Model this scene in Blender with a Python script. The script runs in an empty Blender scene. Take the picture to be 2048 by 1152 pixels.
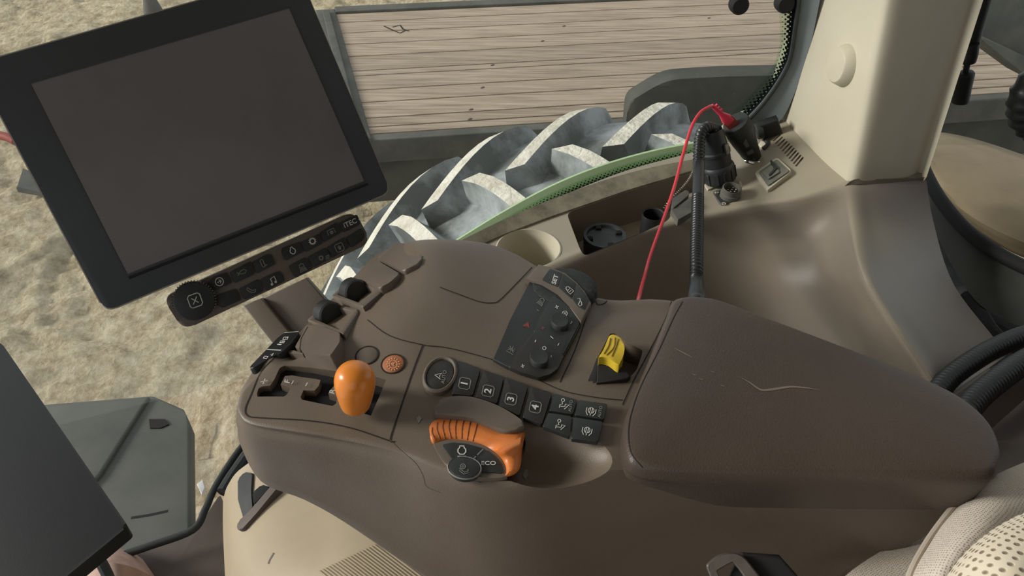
import bpy, bmesh, math, random
from mathutils import Vector, Matrix, noise
from mathutils.bvhtree import BVHTree
from mathutils.geometry import tessellate_polygon

# ------------------------------------------------------------------ camera, world, sun, exposure
S = bpy.context.scene
F = 1480.0
CAM = Vector((0.0, 0.0, 2.9)); PITCH = math.radians(40)
cd = bpy.data.cameras.new('camera'); cam = bpy.data.objects.new('camera', cd)
S.collection.objects.link(cam); S.camera = cam
cd.sensor_width = 36.0; cd.lens = 36.0*F/2048.0; cd.clip_start = 0.02; cd.clip_end = 200
cam.location = CAM; cam.rotation_euler = (math.radians(90)-PITCH, 0, 0)

w = bpy.data.worlds.new('world'); S.world = w; w.use_nodes = True
bgn = w.node_tree.nodes['Background']
bgn.inputs[0].default_value = (0.93, 0.96, 1.0, 1); bgn.inputs[1].default_value = 0.66
sd = bpy.data.lights.new('sun', 'SUN'); sun = bpy.data.objects.new('sun', sd); S.collection.objects.link(sun)
sd.energy = 3.4; sd.angle = math.radians(16); sd.color = (1.0, 0.96, 0.89)
sun.rotation_euler = Vector((0.90, 0.03, -0.40)).to_track_quat('-Z', 'Y').to_euler()
S.view_settings.view_transform = 'Standard'; S.view_settings.look = 'None'
S.view_settings.gamma = 1.0; S.view_settings.exposure = 0.0
S.view_settings.use_curve_mapping = False
C = S.collection
random.seed(4)

# ------------------------------------------------------------------ measuring helpers
fw = Vector((0, math.cos(PITCH), -math.sin(PITCH))); up = Vector((0, math.sin(PITCH), math.cos(PITCH))); rt = Vector((1, 0, 0))
def ray(u, v): return fw + rt*((u-1024)/F) + up*((576-v)/F)
def PZ(u, v, z): r = ray(u, v); return CAM + r*((z-CAM.z)/r.z)
def PY(u, v, y): r = ray(u, v); return CAM + r*(y/r.y)
def PD(u, v, d): return CAM + ray(u, v)*d
class Plane:
    def __init__(s, p, n): s.p = Vector(p); s.n = Vector(n).normalized()
    def at(s, u, v, h=0.0):
        r = ray(u, v); return CAM + r*((s.p + s.n*h - CAM).dot(s.n)/r.dot(s.n))
def hplane(z): return Plane((0, 0, z), (0, 0, 1))
def crop(x0, y0, s): return lambda pts: [(x0+a*s, y0+b*s) for a, b in pts]
def L(a, b, t): return a + (b-a)*t
def cr(p0, p1, p2, p3, t):
    return 0.5*((2*p1)+(p2-p0)*t+(2*p0-5*p1+4*p2-p3)*t*t+(3*p1-p0-3*p2+p3)*t*t*t)
def spline(pts, n, closed=False):
    pts = [Vector(p) for p in pts]; m = len(pts); out = []
    for i in range(m if closed else m-1):
        g = (lambda k: pts[k % m]) if closed else (lambda k: pts[min(max(k, 0), m-1)])
        p0, p1, p2, p3 = g(i-1), g(i), g(i+1), g(i+2)
        if not closed and i == 0: p0 = p1*2-p2
        if not closed and i == m-2: p3 = p2*2-p1
        for k in range(n): out.append(cr(p0, p1, p2, p3, k/n))
    if not closed: out.append(pts[-1])
    return out
def rnd(pts, r, n=4):
    m = len(pts); out = []
    for i in range(m):
        a, b, c = Vector(pts[i-1]), Vector(pts[i]), Vector(pts[(i+1) % m])
        la, lc = (a-b).length, (c-b).length
        ra = min(r, la*.45); rc = min(r, lc*.45)
        p = b+(a-b).normalized()*ra; q = b+(c-b).normalized()*rc
        for k in range(n+1):
            t = k/n; out.append(p*(1-t)**2 + b*2*t*(1-t) + q*t*t)
    return out

# ------------------------------------------------------------------ materials
def lin(c):
    return tuple(((x/255)/12.92 if x/255 <= .04045 else ((x/255+.055)/1.055)**2.4) for x in c) + (1,)
def mat(name, col, rough=.6, col2=None, nscale=8, grain=0, gscale=900, metal=0, spec=.5, coat=0, mixlo=.4, mixhi=.7, bumpd=.0006, big=0, bigscale=20):
    m = bpy.data.materials.new(name); m.use_nodes = True; nt = m.node_tree; N = nt.nodes; K = nt.links
    b = N['Principled BSDF']; b.inputs['Roughness'].default_value = rough; b.inputs['Metallic'].default_value = metal
    b.inputs['Specular IOR Level'].default_value = spec; b.inputs['Coat Weight'].default_value = coat
    b.inputs['Base Color'].default_value = lin(col)
    tc = N.new('ShaderNodeTexCoord')
    if col2:
        n = N.new('ShaderNodeTexNoise'); n.inputs['Scale'].default_value = nscale; n.inputs['Detail'].default_value = 8; n.inputs['Roughness'].default_value = .65
        K.new(tc.outputs['Object'], n.inputs['Vector'])
        r = N.new('ShaderNodeValToRGB'); r.color_ramp.elements[0].position = mixlo; r.color_ramp.elements[1].position = mixhi
        r.color_ramp.elements[0].color = lin(col); r.color_ramp.elements[1].color = lin(col2)
        K.new(n.outputs['Fac'], r.inputs['Fac']); K.new(r.outputs['Color'], b.inputs['Base Color'])
    last = None
    for sc, st, ds in ((gscale, grain, bumpd), (bigscale, big, .02)):
        if st:
            g = N.new('ShaderNodeTexNoise'); g.inputs['Scale'].default_value = sc; g.inputs['Detail'].default_value = 4
            K.new(tc.outputs['Object'], g.inputs['Vector'])
            bp = N.new('ShaderNodeBump'); bp.inputs['Strength'].default_value = st; bp.inputs['Distance'].default_value = ds
            K.new(g.outputs['Fac'], bp.inputs['Height'])
            if last: K.new(last.outputs['Normal'], bp.inputs['Normal'])
            K.new(bp.outputs['Normal'], b.inputs['Normal']); last = bp
    return m
BROWN = (104, 93, 81)
M = {}
M['brown'] = mat('brown_plastic', BROWN, .42, (111, 100, 87), 6, .35, 1400, spec=.4)
M['pad'] = mat('armrest_leather', (72, 62, 55), .4, (80, 70, 62), 5, .5, 700, spec=.35)
M['plate'] = mat('brown_plate', (100, 90, 80), .48, (106, 96, 86), 10, .25, 1400, spec=.45)
M['wallb'] = mat('wall_plastic', (124, 115, 103), .34, (132, 123, 110), 4, .35, 1300, spec=.45)
M['beige'] = mat('beige_plastic', (192, 186, 166), .5, (184, 177, 156), 5, .25, 1200)
M['ledge'] = mat('dirty_ledge', (150, 144, 124), .8, (96, 96, 80), 25, .4, 300)
M['black'] = mat('black_plastic', (24, 26, 27), .5, None, 8, .2, 1000)
M['matte'] = mat('matte_black', (20, 21, 21), .8)
M['void'] = mat('dark_void', (9, 10, 12), .9)
M['button'] = mat('button_black', (34, 38, 38), .5, (40, 43, 42), 40, .2, 900)
M['buttonw'] = mat('button_charcoal', (33, 32, 30), .5, (43, 40, 37), 30, .2, 900)
M['seam'] = mat('seam_dark', (22, 17, 14), .8)
M['white'] = mat('white_print', (200, 200, 194), .6)
M['grey'] = mat('grey_print', (122, 122, 116), .6)
M['dimred'] = mat('red_print', (150, 62, 50), .6)
M['screen'] = mat('screen_glass_haze', (106, 103, 104), .4, (124, 118, 118), 3, 0, spec=.5)  # soft reflection haze painted into the base colour, lifted and mottled
M['bezel'] = mat('monitor_bezel', (58, 62, 65), .42, (62, 66, 68), 5, .15, 900)
M['edge'] = mat('monitor_edge', (170, 160, 150), .4)
M['keybar'] = mat('keybar_brown', (100, 90, 80), .5, (108, 98, 88), 8, .2, 1000)
M['orange'] = mat('orange_plastic', (226, 136, 48), .3, (220, 130, 44), 10, .05, 500, coat=.2)
M['orange2'] = mat('orange_dial', (212, 124, 58), .42, (200, 112, 52), 30, .15, 700)
M['orangedim'] = mat('orange_dim', (168, 104, 66), .6, (150, 92, 60), 60)
M['yellow'] = mat('yellow_plastic', (214, 186, 52), .45, (200, 172, 46), 40, .1, 500)
M['red'] = mat('red_cable', (214, 50, 66), .35, coat=.3)
M['redlite'] = mat('red_plug', (232, 60, 88), .4)
M['chrome'] = mat('chrome', (225, 222, 214), .15, metal=1)
M['metal'] = mat('buckle_steel', (120, 114, 108), .4, (98, 92, 88), 40, .1, 300, metal=.6)
M['rubber'] = mat('rubber_seal', (118, 128, 130), .55, (134, 143, 145), 12)
M['rubberd'] = mat('rubber_dark', (34, 38, 38), .7, (48, 52, 50), 20)
M['switch'] = mat('switch_grey', (96, 98, 90), .6, (120, 120, 108), 60)
M['greyrub'] = mat('grey_flap', (84, 84, 78), .65, (98, 98, 90), 50)
M['conn'] = mat('connector_black', (36, 40, 42), .5, (48, 52, 54), 60)
M['tan'] = mat('tan_fender', (140, 126, 98), .85, (122, 108, 82), 5, .4, 300)
M['tdust'] = mat('trailer_steel', (76, 78, 73), .8, (98, 98, 90), 6, 0, 60)
M['tdark'] = mat('trailer_dark', (60, 62, 58), .85, (78, 79, 73), 5, 0, 60)
M['box'] = mat('mudguard', (78, 81, 75), .7, (94, 96, 88), 4, .3, 200, mixlo=.35, mixhi=.65)
M['flap'] = mat('tablet_back', (30, 33, 35), .5, None, 8, .15, 1200)
M['floorb'] = mat('floor_brown', (78, 68, 62), .65, (90, 80, 72), 7, .3, 500)
M['panel'] = mat('side_panel_beige', (162, 148, 122), .6, (152, 138, 112), 4, .3, 800)
M['pink'] = mat('pink_cloth', (188, 160, 146), .9, (164, 128, 118), 14, .4, 120)
M['tyre'] = mat('tyre_rubber', (100, 105, 104), .85, (176, 183, 186), 4, .4, 60, mixlo=.42, mixhi=.62)
M['lug'] = mat('lug_top', (192, 187, 170), .9, (226, 223, 210), 14, .8, 70, bumpd=.01, mixlo=.35, mixhi=.6)
M['green'] = mat('glass_edge_green', (176, 204, 158), .35, (164, 190, 146), 6)

def wood():
    m = bpy.data.materials.new('plank_wood'); m.use_nodes = True; nt = m.node_tree; N = nt.nodes; K = nt.links
    b = N['Principled BSDF']; b.inputs['Roughness'].default_value = .8
    tc = N.new('ShaderNodeTexCoord'); oi = N.new('ShaderNodeObjectInfo')
    mp = N.new('ShaderNodeMapping'); mp.inputs['Scale'].default_value = (1.0, 22, 22)
    K.new(tc.outputs['Object'], mp.inputs['Vector'])
    ad = N.new('ShaderNodeVectorMath'); ad.operation = 'ADD'; K.new(mp.outputs[0], ad.inputs[0])
    mu = N.new('ShaderNodeMath'); mu.operation = 'MULTIPLY'; mu.inputs[1].default_value = 50; K.new(oi.outputs['Random'], mu.inputs[0]); K.new(mu.outputs[0], ad.inputs[1])
    n = N.new('ShaderNodeTexNoise'); n.inputs['Scale'].default_value = 2.2; n.inputs['Detail'].default_value = 9; n.inputs['Roughness'].default_value = .7
    K.new(ad.outputs[0], n.inputs['Vector'])
    r = N.new('ShaderNodeValToRGB'); e = r.color_ramp.elements
    e[0].position = .28; e[0].color = lin((110, 95, 81)); e[1].position = .62; e[1].color = lin((180, 164, 145))
    x = e.new(.45); x.color = lin((154, 138, 120))
    K.new(n.outputs['Fac'], r.inputs['Fac'])
    hs = N.new('ShaderNodeHueSaturation'); K.new(r.outputs['Color'], hs.inputs['Color'])
    mr = N.new('ShaderNodeMapRange'); mr.inputs['To Min'].default_value = .9; mr.inputs['To Max'].default_value = 1.12
    K.new(oi.outputs['Random'], mr.inputs['Value']); K.new(mr.outputs[0], hs.inputs['Value'])
    K.new(hs.outputs[0], b.inputs['Base Color'])
    bp = N.new('ShaderNodeBump'); bp.inputs['Strength'].default_value = .4; bp.inputs['Distance'].default_value = .01
    K.new(n.outputs['Fac'], bp.inputs['Height']); K.new(bp.outputs['Normal'], b.inputs['Normal'])
    return m
M['wood'] = wood()
def soil():
    m = bpy.data.materials.new('straw_dirt'); m.use_nodes = True; nt = m.node_tree; N = nt.nodes; K = nt.links
    b = N['Principled BSDF']; b.inputs['Roughness'].default_value = .95
    tc = N.new('ShaderNodeTexCoord')
    n = N.new('ShaderNodeTexNoise'); n.inputs['Scale'].default_value = 9; n.inputs['Detail'].default_value = 12; n.inputs['Roughness'].default_value = .72
    K.new(tc.outputs['Object'], n.inputs['Vector'])
    r = N.new('ShaderNodeValToRGB'); e = r.color_ramp.elements
    e[0].position = .34; e[0].color = lin((172, 152, 118)); e[1].position = .64; e[1].color = lin((244, 232, 202))
    x = e.new(.5); x.color = lin((220, 203, 168))
    K.new(n.outputs['Fac'], r.inputs['Fac']); K.new(r.outputs['Color'], b.inputs['Base Color'])
    n2 = N.new('ShaderNodeTexVoronoi'); n2.inputs['Scale'].default_value = 26; K.new(tc.outputs['Object'], n2.inputs['Vector'])
    ad = N.new('ShaderNodeMath'); ad.operation = 'MULTIPLY_ADD'; ad.inputs[1].default_value = 4.0
    K.new(n.outputs['Fac'], ad.inputs[0]); K.new(n2.outputs['Distance'], ad.inputs[2])
    bp = N.new('ShaderNodeBump'); bp.inputs['Strength'].default_value = .8; bp.inputs['Distance'].default_value = .04
    K.new(ad.outputs[0], bp.inputs['Height']); K.new(bp.outputs['Normal'], b.inputs['Normal'])
    return m
M['soil'] = soil()
def fabric(name, col, colh, scale, size, depth=.004):
    m = bpy.data.materials.new(name); m.use_nodes = True; nt = m.node_tree; N = nt.nodes; K = nt.links
    b = N['Principled BSDF']; b.inputs['Roughness'].default_value = .9
    tc = N.new('ShaderNodeTexCoord')
    v = N.new('ShaderNodeTexVoronoi'); v.inputs['Scale'].default_value = scale; v.inputs['Randomness'].default_value = .22
    K.new(tc.outputs['UV'], v.inputs['Vector'])
    r = N.new('ShaderNodeValToRGB'); e = r.color_ramp.elements
    e[0].position = size*.7; e[0].color = lin(colh); e[1].position = size*1.3; e[1].color = lin(col)
    K.new(v.outputs['Distance'], r.inputs['Fac']); K.new(r.outputs['Color'], b.inputs['Base Color'])
    bp = N.new('ShaderNodeBump'); bp.inputs['Strength'].default_value = .8; bp.inputs['Distance'].default_value = depth
    K.new(r.outputs['Color'], bp.inputs['Height']); K.new(bp.outputs['Normal'], b.inputs['Normal'])
    return m
M['fabric1'] = fabric('seat_perforated', (208, 198, 184), (160, 149, 134), 420, .26, .001)
M['fabric2'] = fabric('seat_mesh', (226, 215, 192), (140, 124, 102), 150, .26, .002)
def halftone():
    m = bpy.data.materials.new('halftone_band'); m.use_nodes = True; nt = m.node_tree; N = nt.nodes; K = nt.links
    b = N['Principled BSDF']; b.inputs['Roughness'].default_value = .3; b.inputs['Base Color'].default_value = lin((18, 22, 22))
    tr = N.new('ShaderNodeBsdfTransparent'); tr.inputs[0].default_value = (.78, .92, .78, 1)
    tc = N.new('ShaderNodeTexCoord'); sp = N.new('ShaderNodeSeparateXYZ'); K.new(tc.outputs['UV'], sp.inputs[0])
    v = N.new('ShaderNodeTexVoronoi'); v.inputs['Scale'].default_value = 1; v.inputs['Randomness'].default_value = 0
    mp = N.new('ShaderNodeMapping'); mp.inputs['Rotation'].default_value = (0, 0, .785); mp.inputs['Scale'].default_value = (190, 190, 190)
    K.new(tc.outputs['UV'], mp.inputs[0]); K.new(mp.outputs[0], v.inputs['Vector'])
    at = N.new('ShaderNodeAttribute'); at.attribute_name = 'fade'
    lt = N.new('ShaderNodeMath'); lt.operation = 'LESS_THAN'; mul = N.new('ShaderNodeMath'); mul.operation = 'MULTIPLY'; mul.inputs[1].default_value = .75
    K.new(at.outputs['Fac'], mul.inputs[0]); K.new(v.outputs['Distance'], lt.inputs[0]); K.new(mul.outputs[0], lt.inputs[1])
    mx = N.new('ShaderNodeMixShader'); K.new(lt.outputs[0], mx.inputs[0]); K.new(tr.outputs[0], mx.inputs[1]); K.new(b.outputs[0], mx.inputs[2])
    K.new(mx.outputs[0], N['Material Output'].inputs['Surface'])
    return m
M['halftone'] = halftone()
def glass():
    m = bpy.data.materials.new('dusty_glass'); m.use_nodes = True; nt = m.node_tree; N = nt.nodes; K = nt.links
    tr = N.new('ShaderNodeBsdfTransparent'); tr.inputs[0].default_value = (.93, .95, .92, 1)
    gl = N.new('ShaderNodeBsdfGlossy'); gl.inputs['Roughness'].default_value = .02
    df = N.new('ShaderNodeBsdfDiffuse'); df.inputs[0].default_value = lin((190, 190, 175))
    fr = N.new('ShaderNodeFresnel'); fr.inputs[0].default_value = 1.35
    m1 = N.new('ShaderNodeMixShader'); K.new(fr.outputs[0], m1.inputs[0]); K.new(tr.outputs[0], m1.inputs[1]); K.new(gl.outputs[0], m1.inputs[2])
    m2 = N.new('ShaderNodeMixShader'); m2.inputs[0].default_value = .06; K.new(m1.outputs[0], m2.inputs[1]); K.new(df.outputs[0], m2.inputs[2])
    K.new(m2.outputs[0], N['Material Output'].inputs['Surface'])
    return m
M['glass'] = glass()

# ------------------------------------------------------------------ mesh builder
def place(o, parent):
    C.objects.link(o)
    if parent:
        o.parent = parent
        o.matrix_parent_inverse = parent_world(parent).inverted()
def parent_world(p):
    m = Matrix.Translation(p.location)
    return m
class MB:
    def __init__(s): s.bm = bmesh.new(); s.uv = s.bm.loops.layers.uv.new('UVMap'); s.fade = s.bm.verts.layers.float.new('fade')
    def prism(s, pts, n, t, mi=0, bev=0, seg=3):
        n = Vector(n).normalized(); pts = [Vector(p) for p in pts]
        a = Vector((0, 0, 0))
        for i in range(len(pts)): a += pts[i-1].cross(pts[i])
        if a.dot(n) < 0: pts = pts[::-1]
        bm = s.bm; top = [bm.verts.new(p) for p in pts]; bot = [bm.verts.new(p-n*t) for p in pts]
        f = bm.faces.new(top); g = bm.faces.new(bot[::-1]); fs = [f, g]
        m = len(pts)
        for i in range(m): fs.append(bm.faces.new((top[i], bot[i], bot[(i+1) % m], top[(i+1) % m])))
        for x in fs: x.material_index = mi; x.smooth = True
        if bev:
            r = bmesh.ops.bevel(bm, geom=list(f.edges), offset=bev, segments=seg, profile=.5, affect='EDGES', clamp_overlap=True)
            for x in r['faces']: x.material_index = mi; x.smooth = True
        return s
    def grid(s, rows, mi=0, closed=False, capends=False, uvs=None, fade=None, flip=False):
        bm = s.bm; V = [[bm.verts.new(p) for p in r] for r in rows]
        nr, nc = len(rows), len(rows[0])
        if fade:
            for i in range(nr):
                for j in range(nc): V[i][j][s.fade] = fade[i]
        for i in range(nr-1):
            for j in range(nc if closed else nc-1):
                k = (j+1) % nc
                q = [(i, j), (i, k), (i+1, k), (i+1, j)]
                if flip: q = q[::-1]
                try: f = bm.faces.new([V[a][b] for a, b in q])
                except ValueError: continue
                f.material_index = mi; f.smooth = True
                if uvs:
                    for lp, (a, b) in zip(f.loops, q): lp[s.uv].uv = uvs[a][b]
        if capends:
            for r in (V[0], V[-1]):
                try: f = bm.faces.new(r); f.material_index = mi
                except ValueError: pass
        return s
    def tube(s, path, rad, seg=10, mi=0, cap=True):
        path = [Vector(p) for p in path]; m = len(path); rows = []
        t = (path[1]-path[0]).normalized(); nrm = t.orthogonal().normalized()
        for i, p in enumerate(path):
            t2 = (path[min(i+1, m-1)]-path[max(i-1, 0)]).normalized()
            nrm = (nrm - t2*nrm.dot(t2)).normalized(); b = t2.cross(nrm)
            r = rad(i/(m-1)) if callable(rad) else rad
            rows.append([p+(nrm*math.cos(2*math.pi*k/seg)+b*math.sin(2*math.pi*k/seg))*r for k in range(seg)])
        return s.grid(rows, mi, True, cap)
    def lathe(s, o, ax, prof, seg=32, mi=0, ref=None, sy=1.0, cap=True):
        o = Vector(o); ax = Vector(ax).normalized(); x = (ref or ax.orthogonal()); x = (Vector(x)-ax*Vector(x).dot(ax)).normalized(); y = ax.cross(x)
        rows = [[o+ax*h+(x*math.cos(2*math.pi*k/seg)+y*math.sin(2*math.pi*k/seg)*sy)*r for k in range(seg)] for r, h in prof]
        return s.grid(rows, mi, True, cap)
    def box(s, c, dx, dy, dz, mi=0, bev=0):
        c = Vector(c); dx, dy, dz = Vector(dx), Vector(dy), Vector(dz)
        return s.prism([c+dz-dx-dy, c+dz+dx-dy, c+dz+dx+dy, c+dz-dx+dy], dz, dz.length*2, mi, bev)
    def ribbon(s, pts, n, wd, mi=0, closed=False):
        pts = [Vector(p) for p in pts]; m = len(pts)
        if m < 2: return s
        Lr, Rr = [], []
        for i in range(m):
            a = pts[i-1] if (i > 0 or closed) else pts[i]; b = pts[(i+1) % m] if (i < m-1 or closed) else pts[i]
            t = (b-a)
            if t.length < 1e-9: t = Vector((1, 0, 0))
            nn = n[i] if isinstance(n, list) else n
            sd_ = nn.cross(t).normalized()*wd*.5
            Lr.append(pts[i]+sd_); Rr.append(pts[i]-sd_)
        if closed: Lr.append(Lr[0]); Rr.append(Rr[0])
        return s.grid([Lr, Rr], mi)
    def build(s, name, mats, parent=None, label=None, sharp=35, recalc=True):
        bm = s.bm
        if recalc: bmesh.ops.recalc_face_normals(bm, faces=bm.faces)
        me = bpy.data.meshes.new(name)
        xs = [v.co for v in bm.verts]
        c = Vector([(min(p[k] for p in xs)+max(p[k] for p in xs))/2 for k in range(3)])
        bmesh.ops.translate(bm, verts=bm.verts, vec=-c)
        bm.to_mesh(me); bm.free()
        if not isinstance(mats, (list, tuple)): mats = [mats]
        for m in mats: me.materials.append(M[m] if isinstance(m, str) else m)
        me.set_sharp_from_angle(angle=math.radians(sharp))
        o = bpy.data.objects.new(name, me); C.objects.link(o); o.location = c
        if parent:
            pw = WORLD.get(parent.name, Matrix.Identity(4))
            o.parent = parent; o.matrix_parent_inverse = pw.inverted()
        WORLD[o.name] = Matrix.Translation(c)
        if label: o['label'] = label
        return o
WORLD = {}
def thing(name, loc, label, cat, group=None):
    o = bpy.data.objects.new(name, None); C.objects.link(o); o.location = loc; o.empty_display_size = .05
    WORLD[o.name] = Matrix.Translation(Vector(loc)); return tag(o, label, cat, group)
def tag(o, label, cat, group=None, kind=None):
    o['label'] = label; o['category'] = cat
    if group: o['group'] = group
    if kind: o['kind'] = kind
    return o
def struct(o, label=None):
    o['kind'] = 'structure'
    if label: o['label'] = label
    return o
def cut(o, cutter_mb):
    me = bpy.data.meshes.new('tmp'); bmesh.ops.recalc_face_normals(cutter_mb.bm, faces=cutter_mb.bm.faces); cutter_mb.bm.to_mesh(me); cutter_mb.bm.free()
    c = bpy.data.objects.new('tmp', me); C.objects.link(c)
    md = o.modifiers.new('b', 'BOOLEAN'); md.object = c; md.operation = 'DIFFERENCE'; md.solver = 'FAST'
    bpy.context.view_layer.update()
    dg = bpy.context.evaluated_depsgraph_get()
    nm = bpy.data.meshes.new_from_object(o.evaluated_get(dg))
    o.modifiers.clear(); o.data = nm; nm.set_sharp_from_angle(angle=math.radians(35))
    bpy.data.objects.remove(c)
def bvh(o):
    m = WORLD[o.name]; me = o.data
    return BVHTree.FromPolygons([m @ v.co for v in me.vertices], [tuple(p.vertices) for p in me.polygons])
def onto(t, u, v, h=.0005):
    p, n, i, d = t.ray_cast(CAM, ray(u, v).normalized())
    if p is None: return None
    if n.dot(ray(u, v)) > 0: n = -n
    return p+n*h, n
def seam(t, pts, wd, name, m, parent, n=6, h=.0004, closed=False):
    P, N_ = [], []
    for q in spline([Vector((a, b, 0)) for a, b in pts], n, closed):
        r = onto(t, q.x, q.y, h)
        if r: P.append(r[0]); N_.append(r[1])
    if closed and P: P.append(P[0]); N_.append(N_[0])
    return MB().ribbon(P, N_, wd, 0).build(name, m, parent, recalc=False)

# flat print: strokes given in picture coordinates, laid on a plane of the thing
def stroke(mb, pl, pts, wpx, mi=1, h=.0004, closed=False):
    P = [pl.at(a, b, h) for a, b in pts]
    d = (pl.at(pts[0][0]+1, pts[0][1], h)-pl.at(pts[0][0], pts[0][1], h)).length
    mb.ribbon(P, pl.n, d*wpx, mi, closed)
def icon(mb, pl, c, s, ang, shapes, wpx=2.0, mi=1, h=.0004):
    ca, sa = math.cos(math.radians(ang)), math.sin(math.radians(ang))
    T = lambda x, y: (c[0]+s*(x*ca-y*sa*-1*-1), c[1]-s*(x*sa+y*ca))
    for sh in shapes:
        cl = sh[0] == 'c'
        stroke(mb, pl, [T(x, y) for x, y in sh[1:]], wpx, mi, h, cl)
def circ(x, y, r, n=16, a0=0, a1=360):
    full = (a1-a0) >= 360
    m = n if full else n+1
    return ['c' if full else 'o'] + [(x+r*math.cos(math.radians(a0+(a1-a0)*k/n)), y+r*math.sin(math.radians(a0+(a1-a0)*k/n))) for k in range(m)]
RR = ['c', (-.7, -1), (.7, -1), (1, -.7), (1, .7), (.7, 1), (-.7, 1), (-1, .7), (-1, -.7)]
SUNI = [circ(0, 0, .62, 20)]+[['o', (.72*math.cos(k*math.pi/6), .72*math.sin(k*math.pi/6)), (.95*math.cos(k*math.pi/6), .95*math.sin(k*math.pi/6))] for k in range(12)]
POT = [['c', (-.3, 1), (.3, 1), (.35, .6), (.7, .2), (.75, -.3), (.4, -.8), (0, -1), (-.4, -.8), (-.75, -.3), (-.7, .2), (-.35, .6)]]
POTB = [['c', (-.4, 1), (.4, 1), (.4, .7), (.7, .4), (.7, -.1), (.35, -.5), (-.35, -.5), (-.7, -.1), (-.7, .4), (-.4, .7)], ['o', (-.8, -.9), (.8, -.9)]]
PHONE = [['c', (-1, .5), (-.7, .9), (-.4, .4), (0, -.2), (.5, -.4), (1, -.3), (.8, -.8), (.2, -.9), (-.5, -.4), (-.9, .1)]]
NOTE = [circ(-.6, -.7, .22, 8), circ(-.6, -.7, .1, 8), circ(.5, -.5, .22, 8), circ(.5, -.5, .1, 8), ['o', (-.4, -.7), (-.4, .7), (.7, .9), (.7, -.5)]]
LAMP = [['c', (-.6, .1), (-.5, .7), (0, 1), (.5, .7), (.6, .1)]]+[['o', (x*.7, -.1), (x, -1)] for x in (-.8, -.4, 0, .4, .8)]
ARROWC = [circ(0, 0, 1, 20), ['o', (-.5, 0), (.5, 0)], ['o', (.05, .5), (.5, 0), (.05, -.5)]]
XBOX = [RR, ['o', (-.45, .5), (.45, -.5)], ['o', (-.45, -.5), (.45, .5)]]
CYL = [['c', (-.2, -.9), (.2, -.9), (.35, -.6), (.35, .8), (.1, 1), (-.35, .8), (-.35, -.6)], ['o', (-.2, -1), (.9, -.7)]]
KEYI = [['c', (-.2, .3), (.6, .4), (1, 0), (.6, -.4), (-.2, -.3), (-.5, 0)], ['o', (-.5, 0), (-1, -.3)], ['o', (-.5, 0), (-1, .3)]]
PTO = [['o', (-1, -.5), (-1, .8), (1, .8), (1, -.5)], circ(0, -.05, .4, 10), circ(0, -.05, .12, 6)]
UPA = [RR, ['c', (0, .5), (.5, 0), (.2, 0), (.2, -.5), (-.2, -.5), (-.2, 0), (-.5, 0)], ['o', (0, .3), (0, -.4)]]
PLOW = [['o', (-.9, .7), (-.3, .7), (-.1, .2), (.5, .5)], circ(.65, .3, .3, 10), ['o', (-.6, .7), (-.5, -.3), (-1, -.3), (0, -1), (0, -.3), (-.5, -.3)]]
TURB = [circ(0, 0, .55, 12), ['o', (-1, .5), (-.4, .9), (.4, .9)], ['o', (-1, -.5), (-.4, -.9), (.4, -.9)], ['o', (-.4, .2), (.4, .2)], ['o', (-.4, -.2), (.4, -.2)], ['o', (-1, 0), (-.5, 0)]]
LOCK = [['c', (-.6, -1), (.6, -1), (.6, .2), (-.6, .2)], ['o', (-.5, .2), (-.4, .9), (0, 1.15), (.4, .9), (.5, .2)], ['o', (-.3, -.4), (.3, -.4)]]
BOTT = [['o', (-.6, .9), (0, 1), (.1, .4), (-.4, -.6), (0, -1), (.5, -.7), (.4, 0), (.1, .4)]]
NAVA = [['c', (0, 1), (.8, -.7), (0, -.2), (-.8, -.7)]]
HAZ = [['c', (0, .9), (.9, -.7), (-.9, -.7)], ['c', (0, .5), (.5, -.5), (-.5, -.5)], ['c', (0, .2), (.2, -.3), (-.2, -.3)]]
PLUS = [['o', (-1, 0), (1, 0)], ['o', (0, -1), (0, 1)]]
SPRAY = [['o', (-1, -.8), (1, -.8)], ['o', (-.8, .7), (.8, -.4)], ['o', (.8, .7), (-.8, -.4)], ['o', (0, 1), (0, -.5)], ['o', (-.9, .1), (.9, .1)]]
FAN = [circ(0, 0, .7, 10), ['o', (0, -.5), (0, .5)], ['o', (-.5, 0), (.5, 0)], ['o', (.3, -.7), (.9, -1)]]

def text(pl, s_, c, ang, hpx, name, m, parent, h=.0005, bold=.0, sx=1.0):
    cu = bpy.data.curves.new(name, 'FONT'); cu.body = s_; cu.size = 1; cu.align_x = 'CENTER'; cu.align_y = 'CENTER'; cu.offset = bold; cu.extrude = 0
    t = bpy.data.objects.new(name, cu); C.objects.link(t); bpy.context.view_layer.update()
    me = bpy.data.meshes.new_from_object(t.evaluated_get(bpy.context.evaluated_depsgraph_get())); bpy.data.objects.remove(t)
    ca, sa = math.cos(math.radians(ang)), math.sin(math.radians(ang)); k = hpx/.72
    P = [pl.at(c[0]+k*(sx*v.co.x*ca-v.co.y*sa), c[1]-k*(sx*v.co.x*sa+v.co.y*ca), h) for v in me.vertices]
    mb = MB(); V = [mb.bm.verts.new(p) for p in P]
    for p in me.polygons:
        try: mb.bm.faces.new([V[i] for i in p.vertices])
        except ValueError: pass
    bpy.data.meshes.remove(me)
    for f in mb.bm.faces:
        f.normal_update()
        if f.normal.dot(pl.n) < 0: f.normal_flip()
    return mb.build(name, m, parent, recalc=False)
def plate(pl, px, t, h=0.0, r=0, bev=.0006, mb=None, mi=0):
    pts = [pl.at(a, b, h) for a, b in px]
    if r: pts = rnd(pts, r)
    return (mb or MB()).prism(pts, pl.n, t, mi, bev)
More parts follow.
